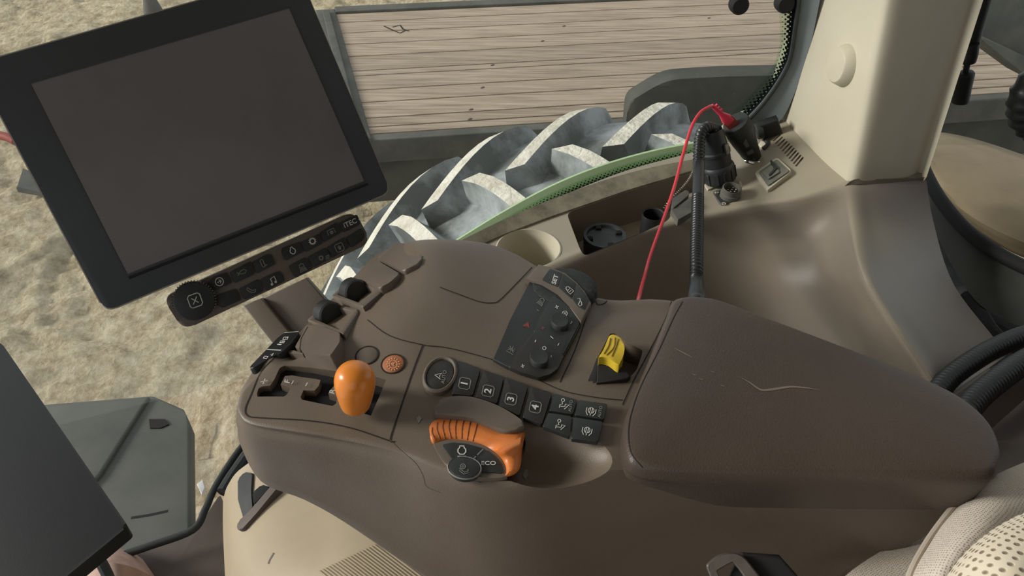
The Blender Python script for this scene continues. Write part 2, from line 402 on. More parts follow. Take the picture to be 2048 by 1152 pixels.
def quad_plane(corners, d0):
    # the plane of a true parallelogram seen at four picture corners (tl, tr, br, bl), d0 = depth of bl
    r = [ray(*c) for c in corners]
    A = Matrix((( r[1].x, -r[2].x, -r[0].x), (r[1].y, -r[2].y, -r[0].y), (r[1].z, -r[2].z, -r[0].z)))
    k = A.inverted() @ (-(r[3]*d0))
    P = [CAM+r[0]*k[2], CAM+r[1]*k[0], CAM+r[2]*k[1], CAM+r[3]*d0]
    n = (P[1]-P[0]).cross(P[3]-P[0]).normalized()
    if n.dot(CAM-P[0]) < 0: n = -n
    return Plane(P[3], n), P

# =================================================================== SETTING
# ground
mb = MB(); rows = []
x0, x1, y0, y1 = -6.5, 7.5, 0.6, 11.0; st = .045
ny = int((y1-y0)/st); nx = int((x1-x0)/st)
for j in range(0, ny, 1):
    y = y0+j*st; r = []
    for i in range(nx):
        x = x0+i*st; p = Vector((x, y, 0))
        z = .05*noise.noise(p*1.6)+.04*noise.noise(p*5)+.028*noise.noise(p*13)
        q = x*.82+y*.57; e = -x*.57+y*.82; wv = .25*noise.noise(p*1.3)
        lane = math.sin((e+wv)*3.2)
        if lane > -.1: z -= .02+.026*(1 if math.sin((q+abs(math.sin((e+wv)*3.2))*.25)*30+3*noise.noise(p*2.5)) > .1 else 0)*min(1, lane*2+.3)
        r.append((x, y, z-.03))
    rows.append(r)
struct(mb.grid(rows).build('ground', 'soil', sharp=180), 'dry straw covered dirt ground outside the cab')

ceil = MB().prism([(-1.12, -1.2, 3.55), (1.5, -1.2, 3.55), (1.5, 1.25, 3.55), (-1.12, 1.25, 3.55)], (0, 0, 1), .05).build('ceiling', 'beige')
struct(ceil, 'cab roof above the seat')
# rear wall and floor of the cab, mostly behind and below the frame
fl = MB().prism([(-1.0, -1.0, 1.48), (1.5, -1.0, 1.48), (1.5, 1.02, 1.48), (.1, 1.02, 1.48), (.0, .62, 1.48), (-.35, .5, 1.48), (-.55, .25, 1.48), (-1.0, .2, 1.48)], (0, 0, 1), .06).build('floor', 'floorb')
struct(fl, 'brown cab floor')
rw = MB().prism([(1.4, -1.2, 1.5), (1.4, 1.2, 1.5), (1.4, 1.2, 2.2), (1.4, .5, 2.25), (1.4, .3, 3.5), (1.4, -1.2, 3.5)], (1, 0, 0), .05).build('wall_back', 'floorb')  # solid upper part added to keep light out, lower part is cab wall
struct(rw, 'rear wall of the cab, upper part added to block light')

lw = MB().prism([(-.95, -1.15, 1.5), (1.4, -1.15, 1.5), (1.4, -1.15, 3.5), (.35, -1.15, 3.5), (.15, -1.15, 2.3), (-.95, -1.15, 2.2)], (0, -1, 0), .05).build('wall_left_blocker', 'floorb')  # unseen opaque side, added to block light and darken the cab interior
struct(lw, 'added opaque left side of the cab behind the camera, blocking light')

# ------------------------------------------------ right side wall: sill, wall, rear flare
ZS = 2.28
def s2(u, v): return PZ(u, v, ZS)
ZQ = 2.33
r0 = [(860, 540, ZS), (930, 484, ZS), (1000, 450, ZS), (1100, 402, ZS), (1250, 342, ZS), (1400, 300, ZS), (1480, 268, ZS+.012), (1560, 238, ZQ), (1712, 338, ZQ-.004), (1842, 330, ZQ-.004)]
r1 = [(880, 600, ZS), (960, 590, ZS), (1020, 568, ZS), (1135, 520, ZS), (1285, 460, ZS), (1400, 434, ZS), (1485, 418, ZS+.003), (1590, 405, ZS+.020), (1703, 367, ZQ-.004), (1852, 353, ZQ-.004)]
R0 = [PZ(*p) for p in r0]; R1 = [PZ(*p) for p in r1]
r2 = [(890, 625, .704), (970, 615, .714), (1030, 592, .737), (1150, 548, .788), (1295, 486, .858), (1410, 462, .890), (1505, 462, .900), (1605, 470, .880), (1710, 450, .850), (1866, 440, .910)]
r3 = [(900, 680, .690), (980, 680, .70), (1040, 670, .72), (1160, 640, .765), (1300, 590, .822), (1410, 570, .845), (1530, 575, .835), (1645, 580, .790), (1740, 570, .715), (1908, 570, .83)]
r4 = [(900, 800, .66), (980, 800, .67), (1050, 800, .69), (1170, 800, .73), (1320, 780, .765), (1430, 760, .775), (1570, 750, .76), (1740, 780, .69), (1872, 772, .595), (2005, 700, .77)]
rows = [R0, [L(a, b, .5) for a, b in zip(R0, R1)], [L(a, b, .86) for a, b in zip(R0, R1)], R1] + [[PY(*p) for p in r] for r in (r2, r3, r4)]
rows.append([p+Vector((0, -.004, -.03)) for p in rows[-1]])
rows.append([Vector((p.x, max(p.y, .74) if k > 6 else p.y-.005, 1.9)) for k, p in enumerate(rows[-1])])
rows = [list(r[:8])+[L(r[7], r[8], .7), r[8], L(r[8], r[9], .25), L(r[8], r[9], .6), r[9]] for r in rows]
cols = list(zip(*rows))
G = [spline(c, 6) for c in cols]             # down each column
G = list(zip(*G)); G = [spline(r, 6) for r in G]
mb = MB().grid(G, 0)
def solid(o, t):
    md = o.modifiers.new('s', 'SOLIDIFY'); md.thickness = t; md.offset = -1
    bpy.context.view_layer.update()
    nm = bpy.data.meshes.new_from_object(o.evaluated_get(bpy.context.evaluated_depsgraph_get())); o.modifiers.clear(); o.data = nm
    b_ = bmesh.new(); b_.from_mesh(nm); bmesh.ops.recalc_face_normals(b_, faces=b_.faces)
    if b_.calc_volume(signed=True) < 0: bmesh.ops.reverse_faces(b_, faces=b_.faces)
    b_.to_mesh(nm); b_.free()
wall = mb.build('wall_right', 'wallb', sharp=50)
if sum(p.normal.z for p in wall.data.polygons) < 0: wall.data.flip_normals()
solid(wall, .008)
struct(wall, 'molded right side console wall in greyish brown plastic')
# openings: cup holder, storage tray, recess, speaker slots
WB = bvh(wall); cupc = s2(1057, 497)
cut(wall, MB().lathe(cupc-Vector((0, 0, .1)), (0, 0, 1), [(.0445, 0), (.0445, .2)], 48))
tray_px = [(1133, 426), (1250, 385), (1385, 346), (1404, 350), (1398, 380), (1350, 398), (1338, 442), (1288, 462), (1165, 512)]
tray = rnd([s2(*p) for p in tray_px], .012)
cut(wall, MB().prism([p+Vector((0, 0, .1)) for p in tray], (0, 0, 1), .2))
for i in range(12):
    t = i/11; cc = crop(1240, 150, .2441)
    a, b = cc([(L(1297, 1503, t), L(468, 672, t)), (L(1237, 1440, t), L(522, 748, t))])
    A, B = onto(WB, *a, 0)[0], onto(WB, *b, 0)[0]; d = (B-A).normalized(); sd2 = Vector((0, 0, 1)).cross(d)*.0016
    cut(wall, MB().prism([A-sd2+Vector((0, 0, .03)), A+sd2+Vector((0, 0, .03)), B+sd2+Vector((0, 0, .03)), B-sd2+Vector((0, 0, .03))], (0, 0, 1), .06))
WB = bvh(wall)
struct(MB().prism([(.0, .765, 1.92), (.62, .765, 1.92), (.66, .98, 1.95), (.66, .98, 1.5), (.62, .765, 1.5), (.0, .765, 1.5)][:0] or [(-.02, .75, 1.93), (.70, .75, 1.93), (.70, .75, 1.46), (-.02, .75, 1.46)], (0, -1, 0), .03).build('trim_9', 'floorb'), 'kick panel under the right console wall')
struct(MB().prism([(.70, 1.06, 1.9), (1.4, 1.06, 1.9), (1.4, 1.06, 1.46), (.70, 1.06, 1.46)], (0, -1, 0), .03).build('trim_10', 'floorb'), 'lower side panel below the rear side window')
mb = MB(); mb.prism([s2(1530, 262)+Vector((0, 0, -.03)), s2(1585, 250)+Vector((0, 0, -.03)), s2(1640, 340)+Vector((0, 0, -.03)), s2(1580, 350)+Vector((0, 0, -.03))], (0, 0, 1), .004)
mb.build('grille_backing', 'void', wall)
# beige worn patch of sill around the cup holder and ledge below the glass
def strip(top, bot, zt, zb, n=8, lift=.0):
    a = spline([PZ(u, v, zt) for u, v in top], n); b = spline([PZ(u, v, zb) for u, v in bot], n)
    return a, b
cupb = MB().lathe(cupc, (0, 0, 1), [(.046, .0006), (.044, .0012), (.0425, -.004), (.040, -.07), (.0001, -.072)], 48, 0, cap=False)
cupb.build('cup_holder', 'beige', wall)
tm = MB(); low = [Vector((cc_.x, cc_.y, 0)) for cc_ in tray]; cen = sum(tray, Vector())/len(tray)
rowsT = [[p+Vector((0, 0, -.001)) for p in tray], [L(p, cen, .03)+Vector((0, 0, -.055)) for p in tray], [L(p, cen, .08)+Vector((0, 0, -.06)) for p in tray], [cen+Vector((0, 0, -.06))]*len(tray)]
tm.grid([r+[r[0]] for r in rowsT[:3]], 0); tm.prism([p for p in rowsT[2]], (0, 0, 1), .003)
tm.build('storage_tray', 'wallb', wall)
def tint_upward(m, col, lo=.8, hi=.98):  # blends faces that point upward towards the given colour
    nt = m.node_tree; N = nt.nodes; K = nt.links; b = N['Principled BSDF']
    src = b.inputs['Base Color'].links[0].from_socket
    g = N.new('ShaderNodeNewGeometry'); sp = N.new('ShaderNodeSeparateXYZ'); K.new(g.outputs['Normal'], sp.inputs[0])
    mr = N.new('ShaderNodeMapRange'); mr.inputs['From Min'].default_value = lo; mr.inputs['From Max'].default_value = hi; mr.interpolation_type = 'SMOOTHSTEP'
    K.new(sp.outputs['Z'], mr.inputs['Value'])
    mx = N.new('ShaderNodeMix'); mx.data_type = 'RGBA'; K.new(mr.outputs[0], mx.inputs['Factor']); K.new(src, mx.inputs['A']); mx.inputs['B'].default_value = lin(col)
    K.new(mx.outputs['Result'], b.inputs['Base Color'])
tint_upward(M['wallb'], (160, 152, 134), .75, 1.0)

# ledge strip between sill and glass, window glass, seals
ledge_top = [(900, 492), (980, 452), (1050, 420), (1110, 396), (1180, 370), (1250, 348), (1320, 331), (1390, 318), (1450, 308)]
ledge_bot = [(905, 520), (985, 478), (1060, 448), (1115, 428), (1185, 404), (1255, 380), (1325, 359), (1395, 338), (1455, 322)]
def band(top, bot, z0, z1, n, name, m, parent=None, thick=.004, fade=None, label=None):
    a = spline([PZ(u, v, z0) for u, v in top], n); b = spline([PZ(u, v, z1) for u, v in bot], n)
    mb = MB(); k = 5
    rows = [[L(p, q, i/k) for p, q in zip(a, b)] for i in range(k+1)]
    acc = [0]
    for i in range(1, len(a)): acc.append(acc[-1]+(a[i]-a[i-1]).length)
    wd = (a[len(a)//2]-b[len(b)//2]).length
    uvs = [[(x, wd*i/k) for x in acc] for i in range(k+1)]
    mb.grid(rows, 0, uvs=uvs, fade=[i/k for i in range(k+1)] if fade else None)
    if not fade:
        mb.grid([rows[-1], [p-Vector((0, 0, thick)) for p in rows[-1]]], 0); mb.grid([rows[0], [p-Vector((0, 0, thick)) for p in rows[0]]], 0)
    return mb.build(name, m, parent, label, recalc=not fade)
band(ledge_top, ledge_bot, ZS+.012, ZS+.003, 6, 'window_ledge', 'ledge', wall, .012)
YG = 1.13
win = bpy.data.objects.new('window_1', None); C.objects.link(win); win.location = (0, YG, 2.3); WORLD['window_1'] = Matrix.Translation((0, YG, 2.3))
struct(win, 'curved right side window of the cab')
# glass pane: bottom edge follows the curved green band
gb = [(640, 720), (720, 620), (800, 550), (915, 480), (1000, 428), (1100, 374), (1200, 333), (1300, 304), (1395, 285), (1470, 268), (1560, 235)]
def GP(u, v): return PY(u, v, YG-.25*max(0, (1000-u)/1000)*0)
pane = spline([PY(u, v, YG) for u, v in gb], 5)
topz = 3.5
mb = MB(); mb.grid([pane, [Vector((p.x, YG+.02, topz)) for p in pane]], 0)
mb.grid([[Vector((pane[0].x-1.2, YG, pane[0].z-.4)), pane[0]], [Vector((pane[0].x-1.2, YG+.02, topz)), Vector((pane[0].x, YG+.02, topz))]], 0)
mb.build('glass_pane', 'glass', win, recalc=False)
def bandY(top, bot, y0, y1, n, name, m, fade=None, thick=.005, k=5):
    a = spline([PY(u, v, y0) for u, v in top], n); b = spline([PY(u, v, y1) for u, v in bot], n)
    rows = [[L(p, q, i/k) for p, q in zip(a, b)] for i in range(k+1)]
    acc = [0]
    for i in range(1, len(a)): acc.append(acc[-1]+(a[i]-a[i-1]).length)
    wd = (a[len(a)//2]-b[len(b)//2]).length
    uvs = [[(x, wd*i/k) for x in acc] for i in range(k+1)]
    mb = MB(); mb.grid(rows, 0, uvs=uvs, fade=fade)
    if thick:
        bk = [[p+Vector((0, thick, 0)) for p in r] for r in rows]
        mb.grid(bk, 0, uvs=uvs); mb.grid([rows[0], bk[0]], 0); mb.grid([rows[-1], bk[-1]], 0)
    return mb.build(name, m, win, recalc=False)
g_top = [(860, 513), (915, 480), (1000, 428), (1100, 374), (1200, 333), (1300, 304), (1395, 285), (1460, 272)]
g_mid = [(868, 522), (924, 488), (1008, 438), (1106, 385), (1205, 344), (1304, 314), (1397, 294), (1462, 281)]
h_bot = [(884, 535), (938, 500), (1020, 453), (1118, 401), (1213, 361), (1309, 332), (1400, 312), (1465, 300)]
b_bot = [(896, 545), (950, 511), (1030, 465), (1127, 412), (1219, 373), (1314, 343), (1404, 322), (1468, 308)]
bandY(g_top, h_bot, YG-.010, YG-.014, 8, 'green_glass_edge', 'green')
bandY(g_mid, h_bot, YG-.014, YG-.018, 8, 'dotted_band', 'halftone', fade=[.12, .25, .42, .6, .8, 1.1], thick=0)
bandY(h_bot, b_bot, YG-.018, YG-.022, 8, 'black_border', 'void')
# upright side: dotted border, seal
d_in = [(1556, -60), (1556, 0), (1560, 60), (1556, 105), (1535, 150), (1500, 190), (1465, 225), (1440, 250)]
d_out = [(1600, -60), (1598, 0), (1590, 60), (1580, 118), (1560, 160), (1530, 203), (1498, 238), (1472, 262)]
s_out = [(1652, -60), (1640, 0), (1628, 60), (1612, 128), (1592, 180), (1572, 225), (1552, 250), (1530, 275)]
bandY(d_in, d_out, YG-.01, YG-.012, 8, 'dotted_side_band', 'halftone', fade=[0.05, .2, .45, .7, 1, 1.2], thick=0)
bandY(d_out, s_out, YG-.02, YG-.03, 8, 'rubber_seal', 'rubber', thick=.02)
seal2 = MB().tube([PY(u, v, YG-.022) for u, v in spline([Vector((a, b, 0)) for a, b in d_out], 5) for u, v in [(u, v)]] if False else [PY(q.x, q.y, YG-.024) for q in spline([Vector((a, b, 0)) for a, b in d_out], 5)], .0035, 8)
seal2.build('seal_lip', 'rubberd', win)
for i, (u, v) in enumerate(((1476, 6), (1567, 3))):
    c = PY(u, v, YG-.01)
    o = MB().lathe(c, (0, -1, 0), [(.0001, .016), (.011, .016), (.0135, .013), (.0145, .004), (.0145, 0)], 28, 0).build('window_bumper', 'matte')
    tag(o, ['left of the two round black rubber bumpers on the side window', 'right round black rubber bumper on the window, nearer the pillar'][i], 'rubber bumper', 'round rubber bumpers on the window')

# pillar
def PIL():
    bot = [Vector((.445, 1.20, ZQ+.01)), PY(1568, 236, 1.11), PZ(1632, 300, ZQ), PZ(1683, 344, ZQ), PZ(1698, 357, ZQ), PZ(1716, 362, ZQ), PZ(1750, 360, ZQ), PZ(1805, 354, ZQ), PZ(1838, 345, ZQ), PZ(1849, 338, ZQ+.002), Vector((.645, 1.20, ZQ))]
    topv = [Vector((.455, 1.20, 2.52)), PY(1641, 0, 1.11), PY(1705, 0, 1.05), PY(1752, 0, .985), PY(1770, 0, .968), PY(1792, 0, .963), PY(1830, 0, .965), PY(1890, 0, .97), PY(1945, 0, .978), PY(1957, 0, .99), Vector((.64, 1.20, 2.52))]
    return bot, topv
bo, to = PIL()
rows = []
for k in range(9):
    t = -.0+k/8*1.0; rows.append([L(p, q, t) for p, q in zip(bo, to)])
for k in range(1, 7): rows.append([p+(q-p).normalized()*0+ (q-r_)/8*k*6 for p, q, r_ in zip(to, to, bo)])
rows = [spline(r, 5) for r in rows]
tipin = [p+Vector((0, .004, -.012)) for p in rows[0]]
mb = MB().grid([tipin]+[[p+Vector((0, .001, -.005)) for p in rows[0]]]+rows, 0)
pil = mb.build('trim_1', 'beige', sharp=60)
struct(pil, 'beige molded cab pillar right of the side window')
PB = bvh(pil)
pc, pn = onto(PB, 1690, 131, 0)
refv = Vector((0, 0, 1))
MB().lathe(pc-pn*.001, pn, [(.0300, 0), (.0295, .003), (.0245, .014), (.0225, .0155), (.0001, .016)], 40, 0, ref=refv).build('cap_button', 'beige', pil)

# =================================================================== OUTSIDE
# flatbed wagon
ZD = .95
A, B, Cc, D = PZ(672, 28, ZD), PZ(2048, -35, ZD), PZ(2048, 183, ZD), PZ(740, 268, ZD)
B = L(A, B, 1.25); Cc = L(D, Cc, 1.25)
wag = thing('flatbed_wagon', (0, 5, 0), 'flatbed wagon with a weathered wooden plank deck and dark steel edges, outside the window', 'wagon')
vs = [28, 45, 66, 89, 113, 142, 152, 180, 205, 236, 254, 268]
ts = []
for v in vs:
    u = L(672, 740, (v-28)/240); p = PZ(u, v, ZD); ts.append(max(0, min(1, (p-A).dot(D-A)/(D-A).length_squared)))
for i in range(len(ts)-1):
    g = .006/(D-A).length
    a, b = ts[i]+g, ts[i+1]-g
    MB().prism([L(A, D, a), L(B, Cc, a), L(B, Cc, b), L(A, D, b)], (0, 0, 1), .045, 0, .004).build('plank', 'wood', wag)
MB().prism([L(A, D, -.01)-Vector((0, 0, .047)), L(B, Cc, -.01)-Vector((0, 0, .047)), L(B, Cc, 1.0)-Vector((0, 0, .047)), L(A, D, 1.0)-Vector((0, 0, .047))], (0, 0, 1), .03).build('deck_bed', 'tdark', wag)
ld = (A-D).normalized(); le = (A-B).normalized()
E = [D+le*.14-ld*.07, A+le*.14+ld*.08, A+ld*.08, D-ld*.07]
MB().prism([p+Vector((0, 0, .012)) for p in E], (0, 0, 1), .14, 0, .01).build('end_rail', 'tdust', wag)
MB().box(L(D, A, .5)+le*.07+Vector((0, 0, .02)), ld*(D-A).length*.5, le*.025, (0, 0, .016), 0, .005).build('end_rail_rib', 'tdust', wag)
fr = MB().prism([A+ld*.0+Vector((0, 0, .02)), A+ld*.11+Vector((0, 0, .02)), B+ld*.11+Vector((0, 0, .02)), B+Vector((0, 0, .02))], (0, 0, 1), .14, 0, .01).build('far_rail', 'tdust', wag)
nd = -ld
MB().prism([D+le*.14+nd*.0, D+le*.14+nd*.07, Cc+nd*.07, Cc+nd*.0], (0, 0, 1), .14, 0, .012).build('near_rail', 'tdust', wag)
sk = D+le*.14+nd*.03; sk2 = Cc+nd*.03
MB().prism([sk+Vector((0, 0, -.1)), sk2+Vector((0, 0, -.1)), sk2+Vector((0, 0, -.42)), sk+Vector((0, 0, -.42))], (nd.x, nd.y, 0), .03, 0, .004).build('side_skirt', 'tdark', wag)
for (u, v, m) in ((1905, 238, 'red'), (1985, 232, 'white'), (775, 378, 'white'), (796, 374, 'red')):
    ps = Plane(sk, (nd.x, nd.y, 0)); c = ps.at(u, v, .005)
    MB().box(c, (le.x*.07, le.y*.07, 0), (0, 0, .028), Vector((nd.x, nd.y, 0))*.003).build('reflector', {'red': 'dimred', 'white': 'grey'}[m], wag)
for x, zz in ((.2, .42), (1.6, .42)):
    c = L(D, Cc, .15+x*.2)-nd*.3
    MB().lathe(Vector((c.x, c.y, .38)), (nd.x, nd.y, 0), [(.0001, 0), (.2, 0), (.36, .02), (.38, .06), (.38, .2), (.36, .24), (.2, .25), (.0001, .25)], 40).build('wheel', 'rubberd', wag)
# far raised item at the deck's top edge
ps = Plane(PY(1410, 230, 3.3), (0, -1, .0))
arch_px = [(1245, 330), (1256, 206), (1285, 188), (1315, 170), (1345, 159), (1450, 153), (1600, 150), (1700, 160), (1700, 330)]
MB().prism(rnd([ps.at(*p) for p in arch_px], .05), (0, -1, 0), .12, 0, .01).build('mudguard', 'tdark', wag)
for pp in ([(768, 52), (785, 60), (800, 66), (812, 60)], [(785, 54), (800, 50), (806, 58), (818, 62)]): MB().ribbon([hplane(ZD+.002).at(*q) for q in pp], Vector((0, 0, 1)), .012).build('pen_mark', 'seam', wag, recalc=False)
for q in ((940, 238), (942, 219), (1085, 82), (1128, 52), (1418, 36), (965, 175), (985, 130)): MB().lathe(hplane(ZD+.001).at(*q), (0, 0, 1), [(.016, 0), (.012, .002), (.0001, .002)], 10, sy=.6).build('wood_knot', 'floorb', wag)
# implement beams seen past the pillar
ps = Plane(PY(2000, 60, 3.55), (0, -1, .2))
beam = MB().prism([ps.at(*p) for p in [(1950, -60), (1955, 75), (2048, 130), (2120, 160), (2120, -60)]], (0, -1, .2), .2, 0, .02)
beam.prism([ps.at(u, v, .15) for u, v in [(1952, 78), (1965, 72), (2048, 112), (2120, 150), (2120, 186), (2048, 148)]], (0, -1, .2), .15, 0, .02)
tag(beam.build('implement_frame', 'tdust'), 'dark grey implement frame at the top right corner, beyond the pillar', 'implement')
# small things on the ground at the left edge and top
o = MB().tube([PZ(-120, 250, .35), PZ(-40, 262, .36), PZ(14, 274, .35), PZ(30, 282, .33)], .03, 12).build('red_drawbar', 'dimred'); tag(o, 'short red pipe end poking in at the left edge', 'pipe')
o = MB().prism([PZ(u, v, .04) for u, v in [(32, 375), (45, 335), (70, 345), (130, 400), (90, 385)]], (0, 0, 1), .04, 0, .01).build('tarp_scrap', 'tdark'); tag(o, 'dark scrap lying on the dirt left of the monitor', 'scrap')
o = MB().prism([PZ(u, v, .04) for u, v in [(393, 968), (405, 958), (410, 975), (403, 990), (398, 978)]], (0, 0, 1), .02, 0, .004).build('paper_scrap', 'white'); tag(o, 'small white scrap on the dirt left of the console nose', 'scrap')
c = PZ(300, 2, .12)
o = MB().lathe(c-Vector((0, 0, .15)), (0, 0, 1), [(.11, 0), (.1, .05), (.035, .28), (.0001, .3)], 20).build('ground_cone', 'tdust'); tag(o, 'small grey cone shaped post on the dirt above the monitor', 'post')

# tractor wheel
CW = Vector((.38, 1.49, 1.02)); RW = 1.0; HW = .33
def TW(th, y, r): # th measured from the top, positive towards the rear
    return Vector((CW.x+r*math.sin(th), CW.y+y, CW.z+r*math.cos(th)))
def base_r(y): s = abs(y)/HW; return RW-.055*s**3
wh = thing('tractor_wheel', (CW.x, CW.y, 0), 'big dusty tractor tyre with chevron lugs right outside the side window', 'wheel')
mb = MB(); NA = 180; prof = [(-HW, .62), (-HW-.02, .75), (-HW, .9), (-HW+.02, base_r(HW)-.02)]+[(-HW+.04+k*(2*HW-.08)/10, base_r(-HW+.04+k*(2*HW-.08)/10)) for k in range(11)]+[(HW-.02, base_r(HW)-.02), (HW, .9), (HW+.02, .75), (HW, .62)]
rows = [[TW(2*math.pi*k/NA, y, r) for k in range(NA)] for y, r in prof]
mb.grid(rows, 0, True)
NL = 29; dth = 2*math.pi/NL; LH = .062
def lug(side, th0):
    n = 9; T, Bt = [], []
    for k in range(n+1):
        s = k/n; y = side*((0 if side > 0 else -.035)+s*(HW+(-.005 if side > 0 else .03)))
        th = th0+.055+(.02+.20*s**(1.0 if side > 0 else .8))
        wdt = .021*(1.15-.15*math.sin(s*math.pi)) + (.005 if s > .85 else 0)
        r = base_r(y)+LH-(.02*s**6)
        yoff = side*.0
        T.append((TW(th-wdt, y, r), TW(th+wdt*.9, y, r))); Bt.append((TW(th-wdt-.022, y, base_r(y)-.01), TW(th+wdt+.022, y, base_r(y)-.01)))
    y0 = -side*.02; e0 = [TW(th0-.01, T[0][0].y-CW.y+y0, base_r(0)-.01), TW(th0+.05, T[0][0].y-CW.y+y0, base_r(0)-.01)]
    cols = [[b[0], a[0], L(a[0], a[1], .5), a[1], b[1]] for a, b in zip(T, Bt)]
    m = MB_; V = [[m.bm.verts.new(p) for p in c] for c in cols]
    for i in range(n):
        for j in range(4):
            f = m.bm.faces.new([V[i][j], V[i][j+1], V[i+1][j+1], V[i+1][j]]); f.material_index = 1 if j in (1, 2) else 0; f.smooth = True
    for c in (V[0], V[-1]): f = m.bm.faces.new(c); f.material_index = 0
MB_ = mb
for k in range(NL):
    lug(1, k*dth); lug(-1, (k+.5)*dth)
mb.build('tyre', ['tyre', 'lug'], wh, sharp=50)
rim = MB().lathe(CW-Vector((0, HW-.05, 0)), (0, 1, 0), [(.0001, .2), (.2, .2), (.3, .12), (.55, .1), (.6, .0), (.62, 0), (.62, .55), (.55, .5), (.0001, .45)], 48)
rim.build('rim', 'tdust', wh)

# mudguard / step box lower left outside
ZB = 1.22
pts = [PZ(u, v, ZB) for u, v in [(60, 812), (300, 790), (308, 791), (366, 816), (372, 828), (380, 846), (381, 1062), (250, 1104), (60, 1130), (-120, 1000), (-120, 830)]]
mbx = MB().prism(pts, (0, 0, 1), .05, 0, .01)
bxo = mbx.build('front_mudguard', 'box'); tag(bxo, 'dusty grey black boxy step cover outside the cab, below the tablet', 'step cover')
BB = bvh(bxo)
MB().prism([PZ(u, v, ZB+.014) for u, v in [(62, 815), (298, 792), (200, 948), (150, 1000), (60, 1000)]], (0, 0, 1), .02, 0, .008).build('raised_panel', 'box', bxo)
MB().prism([PZ(u, v, ZB+.004) for u, v in [(298, 838), (330, 838), (338, 848), (320, 856), (300, 856)]], (0, 0, 1), .004).build('latch_slot', 'seam', bxo)
seam(BB, [(262, 1036), (300, 1030), (336, 1022)], .008, 'step_groove', 'seam', bxo)

# =================================================================== INSIDE, FLOOR LEVEL
o = MB()
o.grid([spline([PZ(u, v, z) for u, v, z in r], 6) for r in (
    [(130, 1160, 1.56), (190, 1092, 1.64), (245, 1098, 1.66), (285, 1118, 1.62), (330, 1160, 1.55)],
    [(120, 1190, 1.6), (185, 1130, 1.70), (240, 1128, 1.72), (290, 1145, 1.66), (345, 1180, 1.56)],
    [(100, 1250, 1.56), (180, 1220, 1.66), (250, 1220, 1.66), (300, 1220, 1.6), (350, 1250, 1.56)])], 0)
for f in list(o.bm.faces): pass
r = bmesh.ops.extrude_face_region(o.bm, geom=list(o.bm.faces)); bmesh.ops.translate(o.bm, verts=[x for x in r['geom'] if isinstance(x, bmesh.types.BMVert)], vec=(0, 0, -.07))
tag(o.build('cloth_bundle', 'pink'), 'crumpled pale pink cloth on the cab floor at the lower left', 'cloth')
o = MB().tube(spline([PZ(165, 1088, 1.74), PZ(195, 1115, 1.76), PZ(215, 1150, 1.74), PZ(235, 1200, 1.7)], 5), .009, 10).build('floor_cable', 'rubberd')
tag(o, 'thick dark cable lying over the pink cloth at the lower left', 'cable')
# raised brown floor step and door seal
o = MB().prism(rnd([PZ(u, v, 1.62) for u, v in [(235, 1112), (392, 1062), (432, 1000), (440, 988), (462, 1040), (462, 1400), (180, 1400)]], .01), (0, 0, 1), .12, 0, .012)
struct(o.build('trim_2', 'floorb'), 'brown floor step of the cab at lower left')
sealp = [PZ(u, v, 1.66) for u, v in [(240, 1112), (300, 1092), (385, 1060), (410, 1020), (430, 975), (470, 912), (520, 850), (600, 760)]]
struct(MB().tube(spline(sealp, 6), .007, 12).build('trim_3', 'rubberd'), 'black rubber seal along the cab opening')
sp2 = [PZ(u, v, 1.66) for u, v in [(446, 985), (462, 958), (478, 935), (500, 905), (560, 830)]]
struct(MB().tube(spline(sp2, 5), .013, 10).build('trim_4', 'rubberd'), 'second grey rubber strip beside the seal')
# beige side panel below the armrest
pl_rows = [[(446, 1000, 1.75), (456, 970, 1.80), (485, 935, 1.85), (560, 900, 1.88), (760, 900, 1.9), (1100, 900, 1.9)],
           [(446, 1060, 1.75), (470, 1040, 1.83), (520, 1020, 1.87), (620, 1010, 1.9), (760, 1010, 1.93), (1100, 1010, 1.95)],
           [(450, 1152, 1.75), (480, 1152, 1.84), (540, 1152, 1.88), (640, 1152, 1.92), (760, 1152, 1.95), (1100, 1152, 1.98)],
           [(455, 1260, 1.72), (490, 1260, 1.8), (550, 1260, 1.85), (650, 1260, 1.9), (760, 1260, 1.93), (1100, 1260, 1.96)]]
rows = [spline([PZ(*p) for p in r], 6) for r in pl_rows]; rows = [spline(c, 6) for c in zip(*rows)]
mb = MB().grid(rows, 0); lowr = [[p-Vector((0, 0, .25)) for p in rows[0]]]; mb.grid([rows[0], lowr[0]], 0)
mb.grid([[r[0] for r in rows], [r[0]-Vector((0, 0, .25)) for r in rows]], 0)
sp = mb.build('side_panel', 'panel'); tag(sp, 'beige molded side panel below the armrest console with dark pull handle', 'panel')
SB = bvh(sp)
def onp(pts, h): return [onto(SB, u, v, h)[0] for u, v in pts]
hn = Vector((0, -.3, 1)).normalized()
def slab(pts, h, t, name, m, par, r=.004):
    q = onp(pts, h); c = sum(q, Vector())/len(q); n = onto(SB, *pts[0])[1]; n = sum((onto(SB, *p)[1] for p in pts), Vector()).normalized()
    q = [p-n*(p-c).dot(n) for p in q]
    return MB().prism(rnd(q, r), n, t, 0, .002).build(name, m, par)
slab([(480, 960), (492, 945), (508, 948), (506, 985), (508, 1020), (490, 1040), (481, 1000)], .004, .006, 'handle_recess', 'rubberd', sp)
slab([(486, 1046), (505, 1026), (552, 978), (566, 984), (520, 1030), (492, 1062), (484, 1062)], .010, .014, 'pull_handle', 'floorb', sp)
slab([(510, 988), (528, 972), (545, 978), (512, 1012)], .006, .006, 'handle_pocket', 'void', sp)
seam(SB, [(548, 1106), (540, 1120), (537, 1128)], .004, 'scuff', 'floorb', sp)
